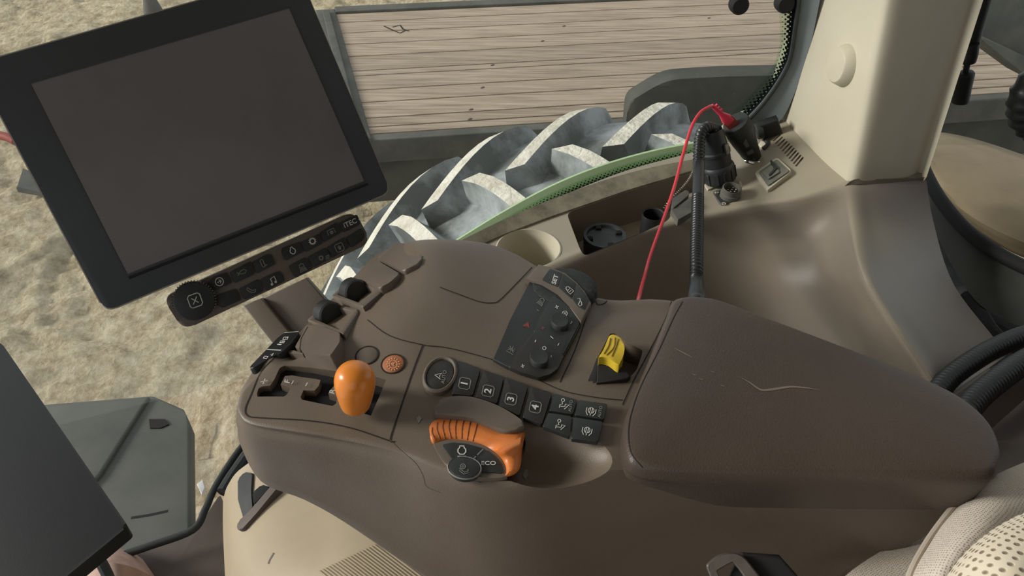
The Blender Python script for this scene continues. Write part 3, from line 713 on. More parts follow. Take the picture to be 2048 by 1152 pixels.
# ribbed speaker zone of the panel
mb = MB()
for k in range(26):
    u0, v0 = L(640, 790, k/25), L(1152, 1080, k/25)+8
    pts = []
    for s in range(7):
        u, v = u0+s*16, v0+s*12-18
        q = onto(SB, u, v, .0012)
        if q: pts.append(q[0])
    if len(pts) > 2: mb.tube(pts, .0009, 5)
mb.build('ribbed_grille', 'panel', sp)

# =================================================================== MONITOR
mq, MP = quad_plane([(-58, 127), (597, -59), (784, 385), (210, 627)], .74)
mon = thing('display_monitor', MP[3], 'large black touchscreen display with wide bezel, tilted at upper left', 'monitor')
def mp(s, t): return MP[3]+(MP[2]-MP[3])*s+(MP[0]-MP[3])*t
ol = rnd([mp(0, 0), mp(1, 0), mp(1, 1), mp(0, 1)], .012)
MB().prism([p-mq.n*.0012 for p in ol], mq.n, .034, 0, .003).build('housing', 'edge', mon)
ol2 = rnd([mp(.004, .006), mp(.996, .006), mp(.996, .994), mp(.004, .994)], .011)
MB().prism([p+mq.n*.0006 for p in ol2], mq.n, .004, 0, .001).build('bezel', 'bezel', mon)
def mpx(pts): return [mq.at(u, v) for u, v in pts]
sc = mpx([(62, 168), (578, 17), (728, 362), (255, 548)])
BZ = [p+mq.n*.0012 for p in sc]
# thin raised rim and the slightly sunken screen
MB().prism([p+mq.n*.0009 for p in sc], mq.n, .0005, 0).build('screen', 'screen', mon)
rimb = MB(); cs = sum(sc, Vector())/4
rimb.ribbon([L(cs, p, 1.008)+mq.n*.0013 for p in sc], mq.n, .0022, 0, True); rimb.build('screen_rim', 'bezel', mon, recalc=False)
rimb = MB(); q = mpx([(258, 556), (735, 368)]); rimb.tube([p+mq.n*.001 for p in q], .0013, 8); rimb.build('lower_groove', 'matte', mon)

# keypad bar
kb0 = [(325, 600), (402, 566), (560, 505), (690, 424), (712, 420), (724, 432), (738, 470), (735, 486), (720, 497), (660, 527), (560, 573), (470, 615), (390, 650), (367, 655), (349, 645), (330, 615)]
kpl = Plane(mq.p-mq.n*.012, mq.n)
kb = thing('keypad_bar', kpl.at(530, 540), 'long brown keypad bar with small black icon buttons under the monitor', 'keypad')
kpx = [(330, 588), (560, 497), (688, 424), (706, 419), (722, 428), (738, 468), (737, 482), (726, 494), (560, 570), (400, 648), (374, 656), (350, 645), (325, 608)]
MB().prism(rnd([kpl.at(u, v) for u, v in [(325, 596), (710, 422), (743, 485), (367, 661)]], .012, 6), kpl.n, .022, 0, .004).build('keypad_body', 'keybar', kb)
# silver strip
def KP(u, v, h=0): return kpl.at(u, v, h)
k1 = crop(540, 420, .13889); k2 = crop(320, 420, .20833)
btn = [  # picture outlines and prints
 (k1([(165, 590), (185, 545), (415, 465), (440, 480), (485, 600), (240, 725), (200, 715)]), k1([(325, 585)])[0], 8.0, POT, 'white'),
 (k1([(445, 470), (700, 350), (720, 365), (765, 475), (535, 600), (505, 590)]), k1([(612, 448)])[0], 9.0, SUNI, 'white'),
 (k1([(720, 330), (950, 185), (975, 195), (1030, 320), (800, 455), (775, 450)]), k1([(885, 320)])[0], 8.0, PTO, 'grey'),
 (k1([(1000, 190), (1240, 65), (1265, 80), (1300, 205), (1075, 320), (1050, 300)]), k1([(1155, 190)])[0], 0, 'iTEC', 'white'),
 (k1([(275, 810), (500, 685), (530, 700), (610, 850), (385, 970), (350, 960)]), k1([(465, 830)])[0], 9.5, LAMP, 'grey'),
 (k1([(550, 680), (790, 545), (820, 560), (880, 690), (650, 825), (615, 810)]), k1([(735, 690)])[0], 6.0, SUNI, 'grey'),
 (k1([(830, 540), (1060, 395), (1090, 410), (1135, 540), (910, 685), (885, 670)]), k1([(1000, 540)])[0], 9.0, UPA, 'grey'),
 (k1([(1100, 400), (1310, 265), (1340, 280), (1370, 390), (1330, 440), (1185, 540), (1160, 520)]), None, 0, None, None),
 (k2([(440, 720), (520, 640), (640, 600), (690, 700), (500, 785), (455, 760)]), k2([(570, 688)])[0], 9.0, ARROWC, 'white'),
 (k2([(670, 600), (865, 495), (880, 510), (910, 615), (725, 700), (700, 680)]), k2([(785, 598)])[0], 11.0, KEYI, 'grey'),
 (k2([(890, 500), (1030, 425), (1070, 430), (1110, 520), (935, 608), (915, 590)]), k2([(985, 512)])[0], 9.0, CYL, 'grey'),
 (k2([(520, 830), (720, 760), (740, 770), (780, 865), (610, 938), (550, 920), (520, 870)]), None, 0, None, None),
 (k2([(760, 760), (940, 665), (960, 680), (995, 780), (820, 862), (800, 850)]), k2([(878, 765)])[0], 9.0, PHONE, 'grey'),
 (k2([(970, 665), (1130, 590), (1170, 600), (1200, 680), (1030, 775), (1010, 765)]), k2([(1085, 680)])[0], 9.0, NOTE, 'white')]
for px, c, s, ic, col in btn:
    hp = [KP(u, v, .0022) for u, v in px]
    mb = MB().prism(rnd(hp, .0016), kpl.n, .0032, 0, .0007)
    if ic and not isinstance(ic, str): icon(mb, kpl, c, s*.9, 24, ic, 1.7, 1, .0027)
    b = mb.build('button', ['button', col or 'white'], kb)
    if isinstance(ic, str): text(kpl, ic, c, 24, 10, 'lettering', col, b, .0027, .012)
    if c and ic is SUNI and col == 'grey':
        mb = MB()
        for dy in (-3, 0, 3): stroke(mb, kpl, [(c[0]+9, c[1]+dy), (c[0]+17, c[1]+dy-3)], 1.5, 0, .0027)
        mb.build('print_mark', 'grey', b, recalc=False)
kc = (388, 601)
K0 = KP(*kc); krot = kpl.n
mb = MB().lathe(K0, kpl.n, [(.0205, -.002), (.0205, .010), (.0195, .0125), (.0175, .0135), (.0001, .0138)], 60)
icon(mb, kpl, (390, 601), 13, 20, XBOX, 1.8, 1, .0142)
kn = mb.build('rotary_knob', ['button', 'white'], kb)
mb = MB()
for k in range(44):
    a = 2*math.pi*k/44; x = kpl.n.orthogonal().normalized(); y = kpl.n.cross(x); d = x*math.cos(a)+y*math.sin(a)
    mb.box(K0+d*.0208+kpl.n*.0055, kpl.n.cross(d)*.0007, d*.0008, kpl.n*.0055)
mb.build('knurling', 'metal', kn)
# bracket
bpl = Plane(mq.p-mq.n*.045, mq.n)
mbk = thing('monitor_bracket', PD(560, 640, .72), 'dark brown flat bracket arm between keypad bar and console', 'bracket')
MB().prism([PD(u, v, d) for u, v, d in [(515, 600, .86), (612, 555, .86), (672, 622, .86), (640, 720, .86), (590, 720, .86)]], -fw, .012, 0, .002).build('arm', 'keybar', mbk)
MB().prism([PD(u, v, d) for u, v, d in [(484, 610, .852), (522, 596, .852), (610, 700, .852), (575, 725, .852)]], -fw, .012, 0, .002).build('arm_edge', 'brown', mbk)

# black tablet, lower left, near the camera
tq = hplane(2.34)
tb = thing('tablet_holder', tq.at(120, 950), 'matt black slab with a square corner at the lower left edge', 'tablet')
tpx = [(-14, 676), (6, 690), (256, 1052), (100, 1180), (-200, 1180), (-300, 800)]
MB().prism(rnd([tq.at(u, v) for u, v in tpx], .004), (0, 0, 1), .016, 0, .003).build('case', 'flap', tb)

# =================================================================== ARMREST CONSOLE
ZT = 2.445
con = thing('armrest_console', (.1, .4, 2.2), 'dark brown tractor armrest console with padded armrest, orange lever and dial and rows of buttons', 'control console')
# sections: far top px, near top px, side px bottom, far z drop, hump heights
SEC = [((484, 778), (474, 822), (482, 880), .012, 0, 0, .004), ((512, 736), (497, 850), (526, 962), .008, 0, 0, .002),
       ((546, 710), (590, 868), (612, 1000), .005, 0, 0, 0), ((600, 664), (690, 886), (690, 1045), .020, -.001, 0, 0),
       ((700, 562), (790, 912), (785, 1110), .022, 0, .006, 0), ((765, 503), (872, 945), (900, 1190), .022, .004, .010, 0),
       ((850, 480), (955, 970), (1030, 1290), .006, .014, .004, 0), ((1000, 494), (1060, 975), (1150, 1330), .006, .004, 0, 0),
       ((1180, 592), (1180, 955), (1260, 1330), .004, 0, 0, 0), ((1330, 600), (1300, 950), (1360, 1330), .004, 0, 0, .006),
       ((1500, 632), (1500, 952), (1500, 1300), .004, 0, 0, .016), ((1700, 712), (1700, 952), (1640, 1190), .004, 0, 0, .016),
       ((1850, 778), (1850, 960), (1815, 1088), .004, 0, 0, .016), ((1940, 830), (1960, 955), (1945, 1012), .006, 0, 0, .016),
       ((1980, 868), (1990, 925), (1985, 962), .01, 0, 0, .018)]
secs = []
for (f, n, sd_, fd, h1, h2, drop) in SEC:
    zt = ZT-drop
    Fp = PZ(*f, zt-fd); Np = PZ(*n, zt-.007)
    a = PZ(*f, zt-fd); tF = PZ(f[0], f[1], zt); tN = PZ(n[0], n[1], zt)
    loop = [Fp+Vector((0, .006, -.05)), Fp+Vector((0, .003, -.012)), Fp]
    for t, h in ((.06, h1-fd*.8), (.2, h1*1.0-fd*.12), (.4, h1*.6+h2), (.65, h2*.5), (.86, 0), (.955, -.0015)):
        p = L(tF, tN, t); loop.append(Vector((p.x, p.y, zt+h)))
    sb = PY(*sd_, Np.y+.012)
    loop += [Np, L(Np, sb, .06)+Vector((0, -.003, -.003)), L(Np, sb, .3)+Vector((0, -.004, 0)), L(Np, sb, .7)+Vector((0, -.002, 0)), sb]
    loop += [Vector((sb.x, sb.y+.05, sb.z-.003)), Vector((L(sb.x, Fp.x, .5), L(sb.y, Fp.y, .7), L(sb.z, Fp.z-.05, .5)))]
    secs.append(loop)
c0 = sum(secs[0], Vector())/len(secs[0])+Vector((.004, 0, 0)); cN = sum(secs[-1], Vector())/len(secs[-1])-Vector((.0, 0, 0))
secs = [[L(p, c0, .45)-Vector((.0035, 0, 0)) for p in secs[0]]]+secs+[[L(p, cN, .5)+Vector((.002, 0, 0)) for p in secs[-1]]]
cols = [spline(list(s_), 3, True) for s_ in secs]
lines = [spline([c[j] for c in cols], 5) for j in range(len(cols[0]))]
G = list(zip(*lines))
body = MB().grid([list(r) for r in G], 0, True, True).build('console_body', 'brown', con, sharp=60)
KT = 2.4488
TP = hplane(KT)
# scooped hollow right of the dial and the dial well
def ell(c, rx, ry, rz, ang=0):
    m = MB(); ca, sa = math.cos(ang), math.sin(ang); n, k = 24, 40; rows = []
    for i in range(1, n):
        ph = math.pi*i/n; rows.append([Vector(c)+Vector((rx*math.sin(ph)*math.cos(2*math.pi*j/k)*ca-ry*math.sin(ph)*math.sin(2*math.pi*j/k)*sa, rx*math.sin(ph)*math.cos(2*math.pi*j/k)*sa+ry*math.sin(ph)*math.sin(2*math.pi*j/k)*ca, rz*math.cos(ph))) for j in range(k)])
    return m.grid(rows, 0, True, True)
# lever gate slots
g5 = crop(440, 640, .19970)
slot1 = g5([(365, 722), (382, 672), (420, 655), (500, 652), (545, 590), (598, 470), (640, 442), (900, 468), (1130, 515), (1540, 590), (1668, 630), (1600, 780), (1512, 962), (1360, 920), (1300, 860), (1250, 760), (1220, 640), (1160, 640), (1085, 735), (1180, 765), (1162, 840), (1128, 862), (820, 797), (806, 770), (835, 700), (945, 704), (990, 655), (1005, 600), (955, 585), (720, 550), (650, 560), (608, 645), (700, 675), (692, 712), (665, 752), (638, 768), (370, 756)])
for sl in (slot1,):
    cut(body, MB().prism([PZ(u, v, ZT)+Vector((0, 0, .03)) for u, v in sl], (0, 0, 1), .05))
# dial well
dcx = crop(840, 780, .16495)
well = [(858, 862), (870, 842), (900, 833), (950, 836), (985, 850), (1012, 862), (1045, 854), (1052, 868), (1044, 905), (1040, 935), (1028, 957), (960, 957), (915, 948), (880, 905)]
cut(body, MB().prism([PZ(u, v, ZT)+Vector((0, 0, .03)) for u, v in well], (0, 0, 1), .046))
cut(body, ell(PZ(1092, 905, ZT+.004)+Vector((0, 0, 0)), .052, .027, .024, math.radians(-4)))
BT = bvh(body)
for sl in (slot1,): MB().prism([PZ(u, v, ZT)+Vector((0, 0, -.0075)) for u, v in sl], (0, 0, 1), .003).build('gate_boot', 'void', con)

def on(pts, h=.0): return [onto(BT, u, v, h)[0] for u, v in pts]
# seams
seam(BT, [(551, 713), (522, 745), (502, 790), (491, 818), (496, 832), (520, 836), (620, 842), (700, 856), (779, 882)], .0011, 'panel_seam', 'seam', con)
seam(BT, [(846, 690), (825, 745), (800, 820), (781, 878), (790, 884)], .0012, 'panel_seam', 'seam', con)
seam(BT, [(735, 640), (780, 672), (846, 690), (900, 697), (986, 720), (1030, 738), (1080, 762), (1130, 783), (1190, 795), (1238, 800), (1245, 800)], .0009, 'panel_seam', 'seam', con)
seam(BT, [(1076, 522), (1040, 560), (1000, 600), (985, 606), (960, 604), (920, 590), (880, 575)], .0010, 'lid_seam', 'seam', con)
seam(BT, [(1345, 596), (1330, 640), (1300, 700), (1268, 760), (1245, 810)], .0009, 'panel_seam', 'seam', con)
seam(BT, [(1220, 592), (1210, 606), (1196, 610), (1184, 606), (1150, 700), (1120, 765)], .0009, 'panel_seam', 'seam', con)
seam(BT, [(780, 880), (800, 900), (830, 925), (845, 950), (852, 972), (880, 985)], .0006, 'panel_seam', 'plate', con)

# armrest pad
pd_top = [(1352, 594), (1420, 592), (1500, 620), (1600, 658), (1740, 712), (1850, 757), (1930, 798), (1982, 845), (2003, 893), (1998, 930), (1980, 948), (1900, 952), (1700, 950), (1500, 947), (1330, 940), (1270, 928), (1252, 905), (1246, 860), (1258, 810), (1300, 710), (1332, 632)]
ZP = 2.462
pt = [Vector((q.x, q.y, 0)) for q in spline([Vector((u, v, 0)) for u, v in pd_top], 5, True)]
rim0 = [PZ(q.x, q.y, ZP) for q in pt]; cen = sum(rim0, Vector())/len(rim0)
rows = []
def shr(k, dz): return [Vector((L(p.x, cen.x, k*.55), L(p.y, cen.y, k), p.z+dz)) for p in rim0]
xl = min(p.x for p in rim0)
def sdz(p, d): f = max(0, min(1, (p.x-xl)/.085)); f = f*f*(3-2*f); return d*(.5+.5*f)
rows = [[p+Vector((0, .003, sdz(p, -.046))) for p in shr(.0, 0)], [p+Vector((0, .0015, sdz(p, -.03))) for p in shr(-.002, 0)], shr(-.004, -.012), shr(.0, -.004), shr(.03, .0), shr(.08, .0018), shr(.25, .004), shr(.6, .006), shr(.95, .0065)]
rows = [list(c) for c in zip(*[spline(c, 4) for c in zip(*rows)])]
pad = MB().grid(rows, 0, True, True).build('armrest_pad', 'pad', con, sharp=70)
PDB = bvh(pad)
lo = spline([Vector((a, b, 0)) for a, b in [(1300, 968), (1345, 992), (1400, 1004), (1500, 1007), (1700, 1003), (1880, 996)]], 5)
sp_, sn_ = [], []
for q in lo:
    r = onto(BT, q.x, q.y, .0006)
    if r: sp_.append(r[0]); sn_.append(r[1])
# worn crease and scratches on the pad
def padmark(pts, wd, m='plate', name='worn_scratch'):
    P, N_ = [], []
    for q in spline([Vector((a, b, 0)) for a, b in pts], 5):
        r = onto(PDB, q.x, q.y, .0003)
        if r: P.append(r[0]); N_.append(r[1])
    mb = MB(); m_ = len(P)
    Lr = []; Rr = []
    for i in range(m_):
        t = P[min(i+1, m_-1)]-P[max(i-1, 0)]; sdv = N_[i].cross(t).normalized()*wd*.5*math.sin(math.pi*(i+.3)/(m_+.3))
        Lr.append(P[i]+sdv); Rr.append(P[i]-sdv)
    mb.grid([Lr, Rr]); return mb.build(name, m, pad, recalc=False)
M['scratch'] = mat('scratch_tan', (120, 106, 94), .7)
padmark([(1478, 753), (1500, 766), (1522, 780), (1545, 779), (1580, 774), (1610, 776), (1640, 780)], .0022, 'scratch')
padmark([(1345, 695), (1365, 705), (1385, 716)], .0016, 'plate')
for a, b in ((1383, 748), (1397, 757), (1440, 770), (1420, 742)): padmark([(a, b), (a+5, b+2), (a+10, b+3)], .0012, 'plate')
seam(PDB, [(1365, 603), (1345, 640), (1318, 700), (1285, 765), (1266, 815), (1257, 860), (1262, 905), (1285, 935)], .0007, 'pad_seam', 'seam', pad)

# lever plate print and knob
for s_, c, a, h in (('F', (575, 763), 78, 11), ('R', (665, 783), 78, 11), ('N', (780, 775), 78, 12)):
    text(hplane(ZT+.001), s_, c, a, h, 'lettering', 'white', con, .0004, .012)
P2 = hplane(ZT+.001)
for st_s in ([[(521, 764), (535, 761)], [(530, 757), (526, 768)]], [[(583, 768), (587, 761)]], [[(611, 772), (615, 765)]]):
    mb = MB()
    for q in st_s: stroke(mb, P2, q, 1.8, 0)
    mb.build('gear_mark', 'white', con, recalc=False)
kb_ = PZ(716, 800, ZT-.015); kt = PZ(712, 760, ZT+.030)
ktop = PD(709, 748, (PZ(716, 800, ZT)-CAM).length*.93); axk = (ktop-kb_).normalized()
lv = MB().tube([kb_-axk*.01, ktop], .005, 12).build('lever_stem', 'black', con)
base = PZ(711, 818, ZT+.008); tip = PD(709, 735, ray(711, 818).length and (base-CAM).dot(fw)*.955)
ax = (tip-base).normalized(); Lk = (tip-base).length
prof = [(.0001, -.001), (.006, -.0006), (.0105, .003), (.0122, .008), (.0135, .014), (.0148, .021), (.0156, .028), (.0150, .035), (.0125, .0405), (.0085, .0438), (.004, .0453), (.0001, .0456)]
prof = [(max(a, .0001), b) for a, b in [tuple(q[:2]) for q in spline([Vector((a, b, 0)) for a, b in prof], 4)]]
MB().lathe(base, ax, prof, 40).build('lever_knob', 'orange', lv, sharp=80)

# round blank and orange lit button
for (u, v), m in (((734, 711), 'plate'), ((786, 728), 'orangedim')):
    c, n = onto(BT, u, v, 0)
    b = MB().lathe(c, n, [(.0095, -.002), (.0095, .0002), (.0080, .0010), (.0001, .0012)], 36).build('round_button', m, con)
    MB().lathe(c, n, [(.0092, .0001), (.0092, .0007), (.0103, .0007), (.0103, .0001)], 36, cap=False).build('button_ring', 'seam', b)
mb = MB(); pb = Plane(onto(BT, 786, 728, .0013)[0], onto(BT, 786, 728)[1])
icon(mb, pb, (786, 728), 16, 0, [circ(0, 0, .5, 16)], 1.6, 0); icon(mb, pb, (786, 728), 15, 0, [[ 'o', (.7*math.cos(k*math.pi/7), .65*math.sin(k*math.pi/7)), (.92*math.cos(k*math.pi/7), .85*math.sin(k*math.pi/7))] for k in range(14)], 2.4, 0)
M['peach'] = mat('peach_print', (206, 150, 110), .6)
mb.build('gear_print', 'peach', con, recalc=False)
text(pb, 'A', (786, 728), 78, 8, 'lettering', 'peach', con, .0004, .01)

# numbered buttons on the raised right panel
k8 = crop(800, 660, .29516)
pan = k8([(395, 200), (545, 262), (700, 318), (870, 372), (1040, 428), (1210, 470), (1406, 498), (1385, 640), (1340, 762), (1170, 740), (960, 645), (1000, 560), (800, 585), (640, 490), (355, 440)])
nb = [([(392, 205), (545, 262), (490, 445), (350, 432), (372, 330)], '1', (438, 362)),
      ([(565, 268), (705, 318), (655, 498), (510, 450)], '2', (597, 413)),
      ([(715, 322), (868, 372), (808, 580), (670, 512)], '3', (752, 468)),
      ([(885, 380), (1030, 425), (960, 640), (830, 590)], '4', (917, 522))]
for px, ch, c in nb:
    mb = plate(TP, k8(px), .004, .0012, .0016, .0005); cc = k8([c])[0]
    icon(mb, TP, cc, 11, -12, [RR], 1.8, 1, .0017)
    b = mb.build('number_button', ['buttonw', 'grey'], con); text(TP, ch, cc, 78, 14, 'lettering', 'white', b, .0018, .025)
nb = [([(1042, 430), (1200, 472), (1170, 570), (1012, 545)], PLOW, (1110, 500), 'AUTO', (1156, 514)),
      ([(1212, 474), (1406, 500), (1380, 605), (1182, 575)], TURB, (1295, 545), 'AUTO', (1356, 554)),
      ([(1005, 560), (1162, 585), (1150, 720), (965, 652)], PLOW, (1085, 640), None, None),
      ([(1175, 590), (1375, 622), (1338, 758), (1160, 735)], TURB, (1268, 678), None, None)]
for px, ic, c, t, tcn in nb:
    mb = plate(TP, k8(px), .004, .001, .0012, .0005); icon(mb, TP, k8([c])[0], 10.5, 78, ic, 1.5, 1, .0014)
    b = mb.build('symbol_button', ['button', 'white'], con)
    if t: text(TP, t, k8([tcn])[0], 80, 6, 'lettering', 'grey', b, .0015, .01, 1.0)
# oval steering button with ring
c = k8([(272, 308)])[0]
oc = TP.at(*c); ex = (TP.at(c[0]+10, c[1]-31)-oc).normalized()
mb = MB().lathe(oc, (0, 0, 1), [(.0215, -.002), (.0212, .002), (.019, .0030), (.0175, .0022), (.0172, .0008)], 48, ref=ex, sy=.66, cap=False)
orr = mb.build('oval_ring', 'plate', con)
mb = MB().lathe(oc, (0, 0, 1), [(.0172, -.002), (.0170, .001), (.0158, .0016), (.0001, .0014)], 48, ref=ex, sy=.66)
icon(mb, TP, k8([(262, 310)])[0], 8, 78, NAVA, 1.8, 1, .002)
b = mb.build('steering_button', ['buttonw', 'white'], con); text(TP, 'AUTO', k8([(298, 318)])[0], 80, 7, 'lettering', 'grey', b, .002, .01)
# curved lip above the dial
lip = k8([(235, 530), (250, 490), (300, 462), (400, 446), (520, 460), (660, 510), (760, 565), (820, 610), (838, 655), (720, 685), (600, 640), (480, 595), (340, 580), (240, 560)])
lp = MB().prism([TP.at(u, v, .0035) for u, v in [(q.x, q.y) for q in spline([Vector((a, b, 0)) for a, b in lip], 4, True)]], (0, 0, 1), .008, 0, .0030, 4)
lp.build('dial_hood', 'plate', con, sharp=70)
# dial: orange knurled wheel with thumb lug
DZ = ZT-.001; DP = hplane(DZ)
k9 = dcx
outer = k9([(112, 480), (115, 420), (160, 350), (230, 320), (340, 306), (480, 308), (620, 325), (760, 362), (860, 405), (960, 460), (1050, 488), (1110, 475), (1220, 455), (1275, 500), (1262, 600), (1235, 740), (1228, 860), (1205, 960), (1150, 1020), (1080, 1050), (1035, 1045)])
inner = k9([(1030, 1040), (1042, 985), (1020, 900), (950, 800), (820, 700), (660, 635), (480, 605), (330, 605), (230, 628), (160, 655), (125, 590)])
def sp2(pts, n=5): return [(q.x, q.y) for q in spline([Vector((a, b, 0)) for a, b in pts], n)]
o1 = sp2(outer, 4); i1 = sp2(inner[::-1][1:], 8)
m_ = 60
def resamp(pts, m):
    P = [Vector((a, b, 0)) for a, b in pts]; acc = [0]
    for i in range(1, len(P)): acc.append(acc[-1]+(P[i]-P[i-1]).length)
    out = []; j = 0
    for k in range(m):
        d = acc[-1]*k/(m-1)
        while j < len(acc)-2 and acc[j+1] < d: j += 1
        t = (d-acc[j])/max(1e-9, acc[j+1]-acc[j]); out.append(L(P[j], P[j+1], min(1, max(0, t))))
    return out
oo, ii = resamp(o1, m_), resamp(sp2(inner[::-1], 8), m_)
rows = []
for t, h in ((0, -.012), (0, -.001), (.12, .0025), (.35, .0045), (.65, .0050), (.85, .0035), (1, .001), (1, -.012)):
    r = []
    for k, (a, b) in enumerate(zip(oo, ii)):
        q = L(a, b, t); s_ = k/(m_-1)
        g = 0
        lug_ = .006*math.exp(-((s_-.74)/.055)**2)*(1 if t < .9 else 0)
        r.append(PZ(q.x, q.y, DZ+h+(g if h > 0 else 0)+(lug_ if h > 0 else 0)))
    rows.append(r)
dial = MB().grid(rows, 0); dial.grid([[r[0] for r in rows][:1]*2, [r[0] for r in rows][:1]*2], 0) if False else None
dm = dial.build('selector_dial', 'orange2', con, sharp=50)
M['orange3'] = mat('orange_groove', (140, 70, 26), .6)
DMB = bvh(dm)
for gl in ([(150, 455), (148, 530), (195, 615)], [(212, 395), (208, 490), (245, 602)], [(290, 372), (276, 460), (305, 596)], [(370, 352), (350, 450), (376, 586)], [(450, 345), (430, 450), (434, 588)], [(535, 350), (512, 450), (505, 588)], [(612, 372), (592, 480), (572, 605)], [(690, 415), (672, 500), (640, 620)]):
    P = [onto(DMB, q.x, q.y, -.0001) for q in spline([Vector((a, b, 0)) for a, b in k9(gl)], 6)]
    P = [p[0] for p in P if p]
    if len(P) > 3: MB().tube(P, .00055, 6).build('grip_groove', 'orange3', dm)

face = k9([(160, 655), (230, 628), (330, 605), (480, 605), (660, 635), (820, 700), (950, 800), (1020, 900), (1042, 985), (1030, 1055), (700, 1055), (380, 960), (230, 780)])
MB().prism([DP.at(u, v, .0018) for u, v in sp2(face+[face[0]], 4)[:-1]], (0, 0, 1), .006, 0, .0006).build('dial_face', 'plate', con)
for px, nm in ((k9([(270, 660), (400, 635), (560, 650), (760, 705), (600, 870), (520, 850), (430, 840), (400, 845)]), 'dial_button'), (k9([(775, 715), (880, 790), (960, 880), (1000, 1005), (715, 985), (690, 910), (625, 875)]), 'dial_button')):
    first = px[0][0] < 890
    mb = plate(hplane(DZ+.003), px, .004, 0, .0012, .0004)
    if first: icon(mb, hplane(DZ+.003), k9([(507, 745)])[0], 11, 0, POTB, 2.4, 1, .0004)
    b = mb.build('dial_button', ['button', 'white'], con)
    if not first: text(hplane(DZ+.003), 'ECO', k9([(830, 888)])[0], 0, 8, 'lettering', 'white', b, .0005, .008, 1.35)
seamln = MB(); stroke(seamln, hplane(DZ+.0035), k9([(765, 715), (690, 790)]), 2.2, 0); stroke(seamln, hplane(DZ+.0035), k9([(680, 800), (610, 870)]), 2.0, 0); seamln.build('dial_pointer', 'grey', con, recalc=False)
c = k9([(540, 950)])[0]; hc = hplane(DZ+.004).at(*c)
mb = MB().lathe(hc, (0, 0, 1), [(.0118, -.004), (.0118, .0012), (.0106, .0018), (.0001, .0014)], 40, ref=(1, -.25, 0), sy=.78)
icon(mb, hplane(DZ+.0055), k9([(520, 925)])[0], 5, 0, [circ(0, 0, 1, 12), ['o', (-.6, -.0), (.6, -.0)], ['o', (0, -.6), (0, .6)]], 1.6, 1, .0006)
icon(mb, hplane(DZ+.0055), k9([(530, 975)])[0], 9, 0, [['o', (-1, .5), (.2, -.4), (1, -.1), (.9, .3)], ['o', (-1, 0), (0, -.8), (1, -.5)]], 1.5, 1, .0006)
b = mb.build('hand_button', ['button', 'grey'], con)
MB().lathe(hc, (0, 0, 1), [(.0118, .0008), (.0124, .0016), (.0130, .0004)], 40, ref=(1, -.25, 0), sy=.78, cap=False).build('button_ring', 'grey', b)
# paint chips
for pts in (k8([(830, 985), (850, 945), (868, 950), (865, 990), (850, 1018)]), k8([(112, 600), (130, 580), (150, 600), (125, 635)])):
    q = [onto(BT, u, v, .0005) for u, v in pts]
    MB().prism([a[0] for a in q], q[0][1], .0003).build('paint_chip', 'grey', con)

# black rocker field
kt_ = crop(980, 560, .17364)
fld = [(-1, 0)]
field = [(1066, 549), (1080, 552), (1100, 565), (1125, 585), (1150, 616), (1163, 645), (1150, 672), (1128, 712), (1108, 742), (1078, 750), (1050, 743), (1015, 733), (986, 718), (1020, 640)]
FP = hplane(ZT+.005)
def hgt(u, v): 
    r = onto(BT, u, v, 0); return r[0].z
fz = max(hgt(u, v) for u, v in field)+.0004
FP = hplane(fz)
fb = plate(FP, field, .009, .002, 0, .0008).build('switch_field', 'button', con)
FQ = hplane(fz+.002)
mb = MB()
icon(mb, FQ, kt_([(590, 250)])[0], 7.5, -35+0, LAMP, 1.4, 0, .0005)
stroke(mb, FQ, kt_([(645, 185), (665, 180), (672, 200)]), 1.6, 0, .0005); stroke(mb, FQ, kt_([(540, 340), (562, 355)]), 1.6, 0, .0005)
mb.build('lamp_symbol', 'grey', fb, recalc=False); mb = MB()
icon(mb, FQ, kt_([(245, 805)])[0], 8, -30, SPRAY, 1.2, 0, .0005)
mb.build('spray_symbol', 'grey', fb, recalc=False)
mb = MB(); icon(mb, FQ, kt_([(425, 515)])[0], 6.5, -20, HAZ, 1.8, 0, .0005); mb.build('hazard_symbol', 'dimred', fb, recalc=False)
rk1 = kt_([(720, 180), (745, 180), (870, 270), (980, 390), (1035, 490), (940, 670), (840, 860), (790, 865), (640, 700), (500, 590), (520, 490)])
mb = plate(FQ, rk1, .004, .0015, .0018, .0007)
icon(mb, FQ, kt_([(770, 310)])[0], 3.8, 12, PLUS, 1.5, 1, .0021); icon(mb, FQ, kt_([(862, 385)])[0], 6, -55, [circ(0, 0, .9, 6), ['o', (0, -.5), (0, .5)], ['o', (-.5, 0), (.5, 0)]], 1.3, 1, .0021)
stroke(mb, FQ, kt_([(930, 505), (945, 475)]), 1.7, 1, .0021); stroke(mb, FQ, kt_([(695, 645), (728, 675)]), 1.7, 1, .0021); stroke(mb, FQ, kt_([(780, 755), (796, 728)]), 1.2, 1, .0021)
r1_ = mb.build('rocker_pad', ['button', 'white'], con)
rk2 = kt_([(500, 600), (530, 600), (680, 730), (850, 870), (780, 1020), (690, 1085), (560, 1120), (350, 1060), (215, 1000), (330, 760)])
mb = plate(FQ, rk2, .004, .0015, .0015, .0007)
icon(mb, FQ, kt_([(377, 990)])[0], 3.6, 10, PLUS, 1.7, 1, .0018); icon(mb, FQ, kt_([(625, 785)])[0], 5, -50, FAN[:1]+FAN[3:], 1.3, 1, .0018)
stroke(mb, FQ, kt_([(520, 715), (527, 690)]), 1.8, 1, .0018); stroke(mb, FQ, kt_([(703, 890), (706, 868)]), 1.8, 1, .0018)
mb.build('rocker_pad', ['buttonw', 'white'], con)
mb = MB(); icon(mb, FQ, kt_([(610, 555)])[0], 3.4, 10, PLUS, 1.2, 0, .0022); mb.build('red_mark', 'dimred', r1_, recalc=False)
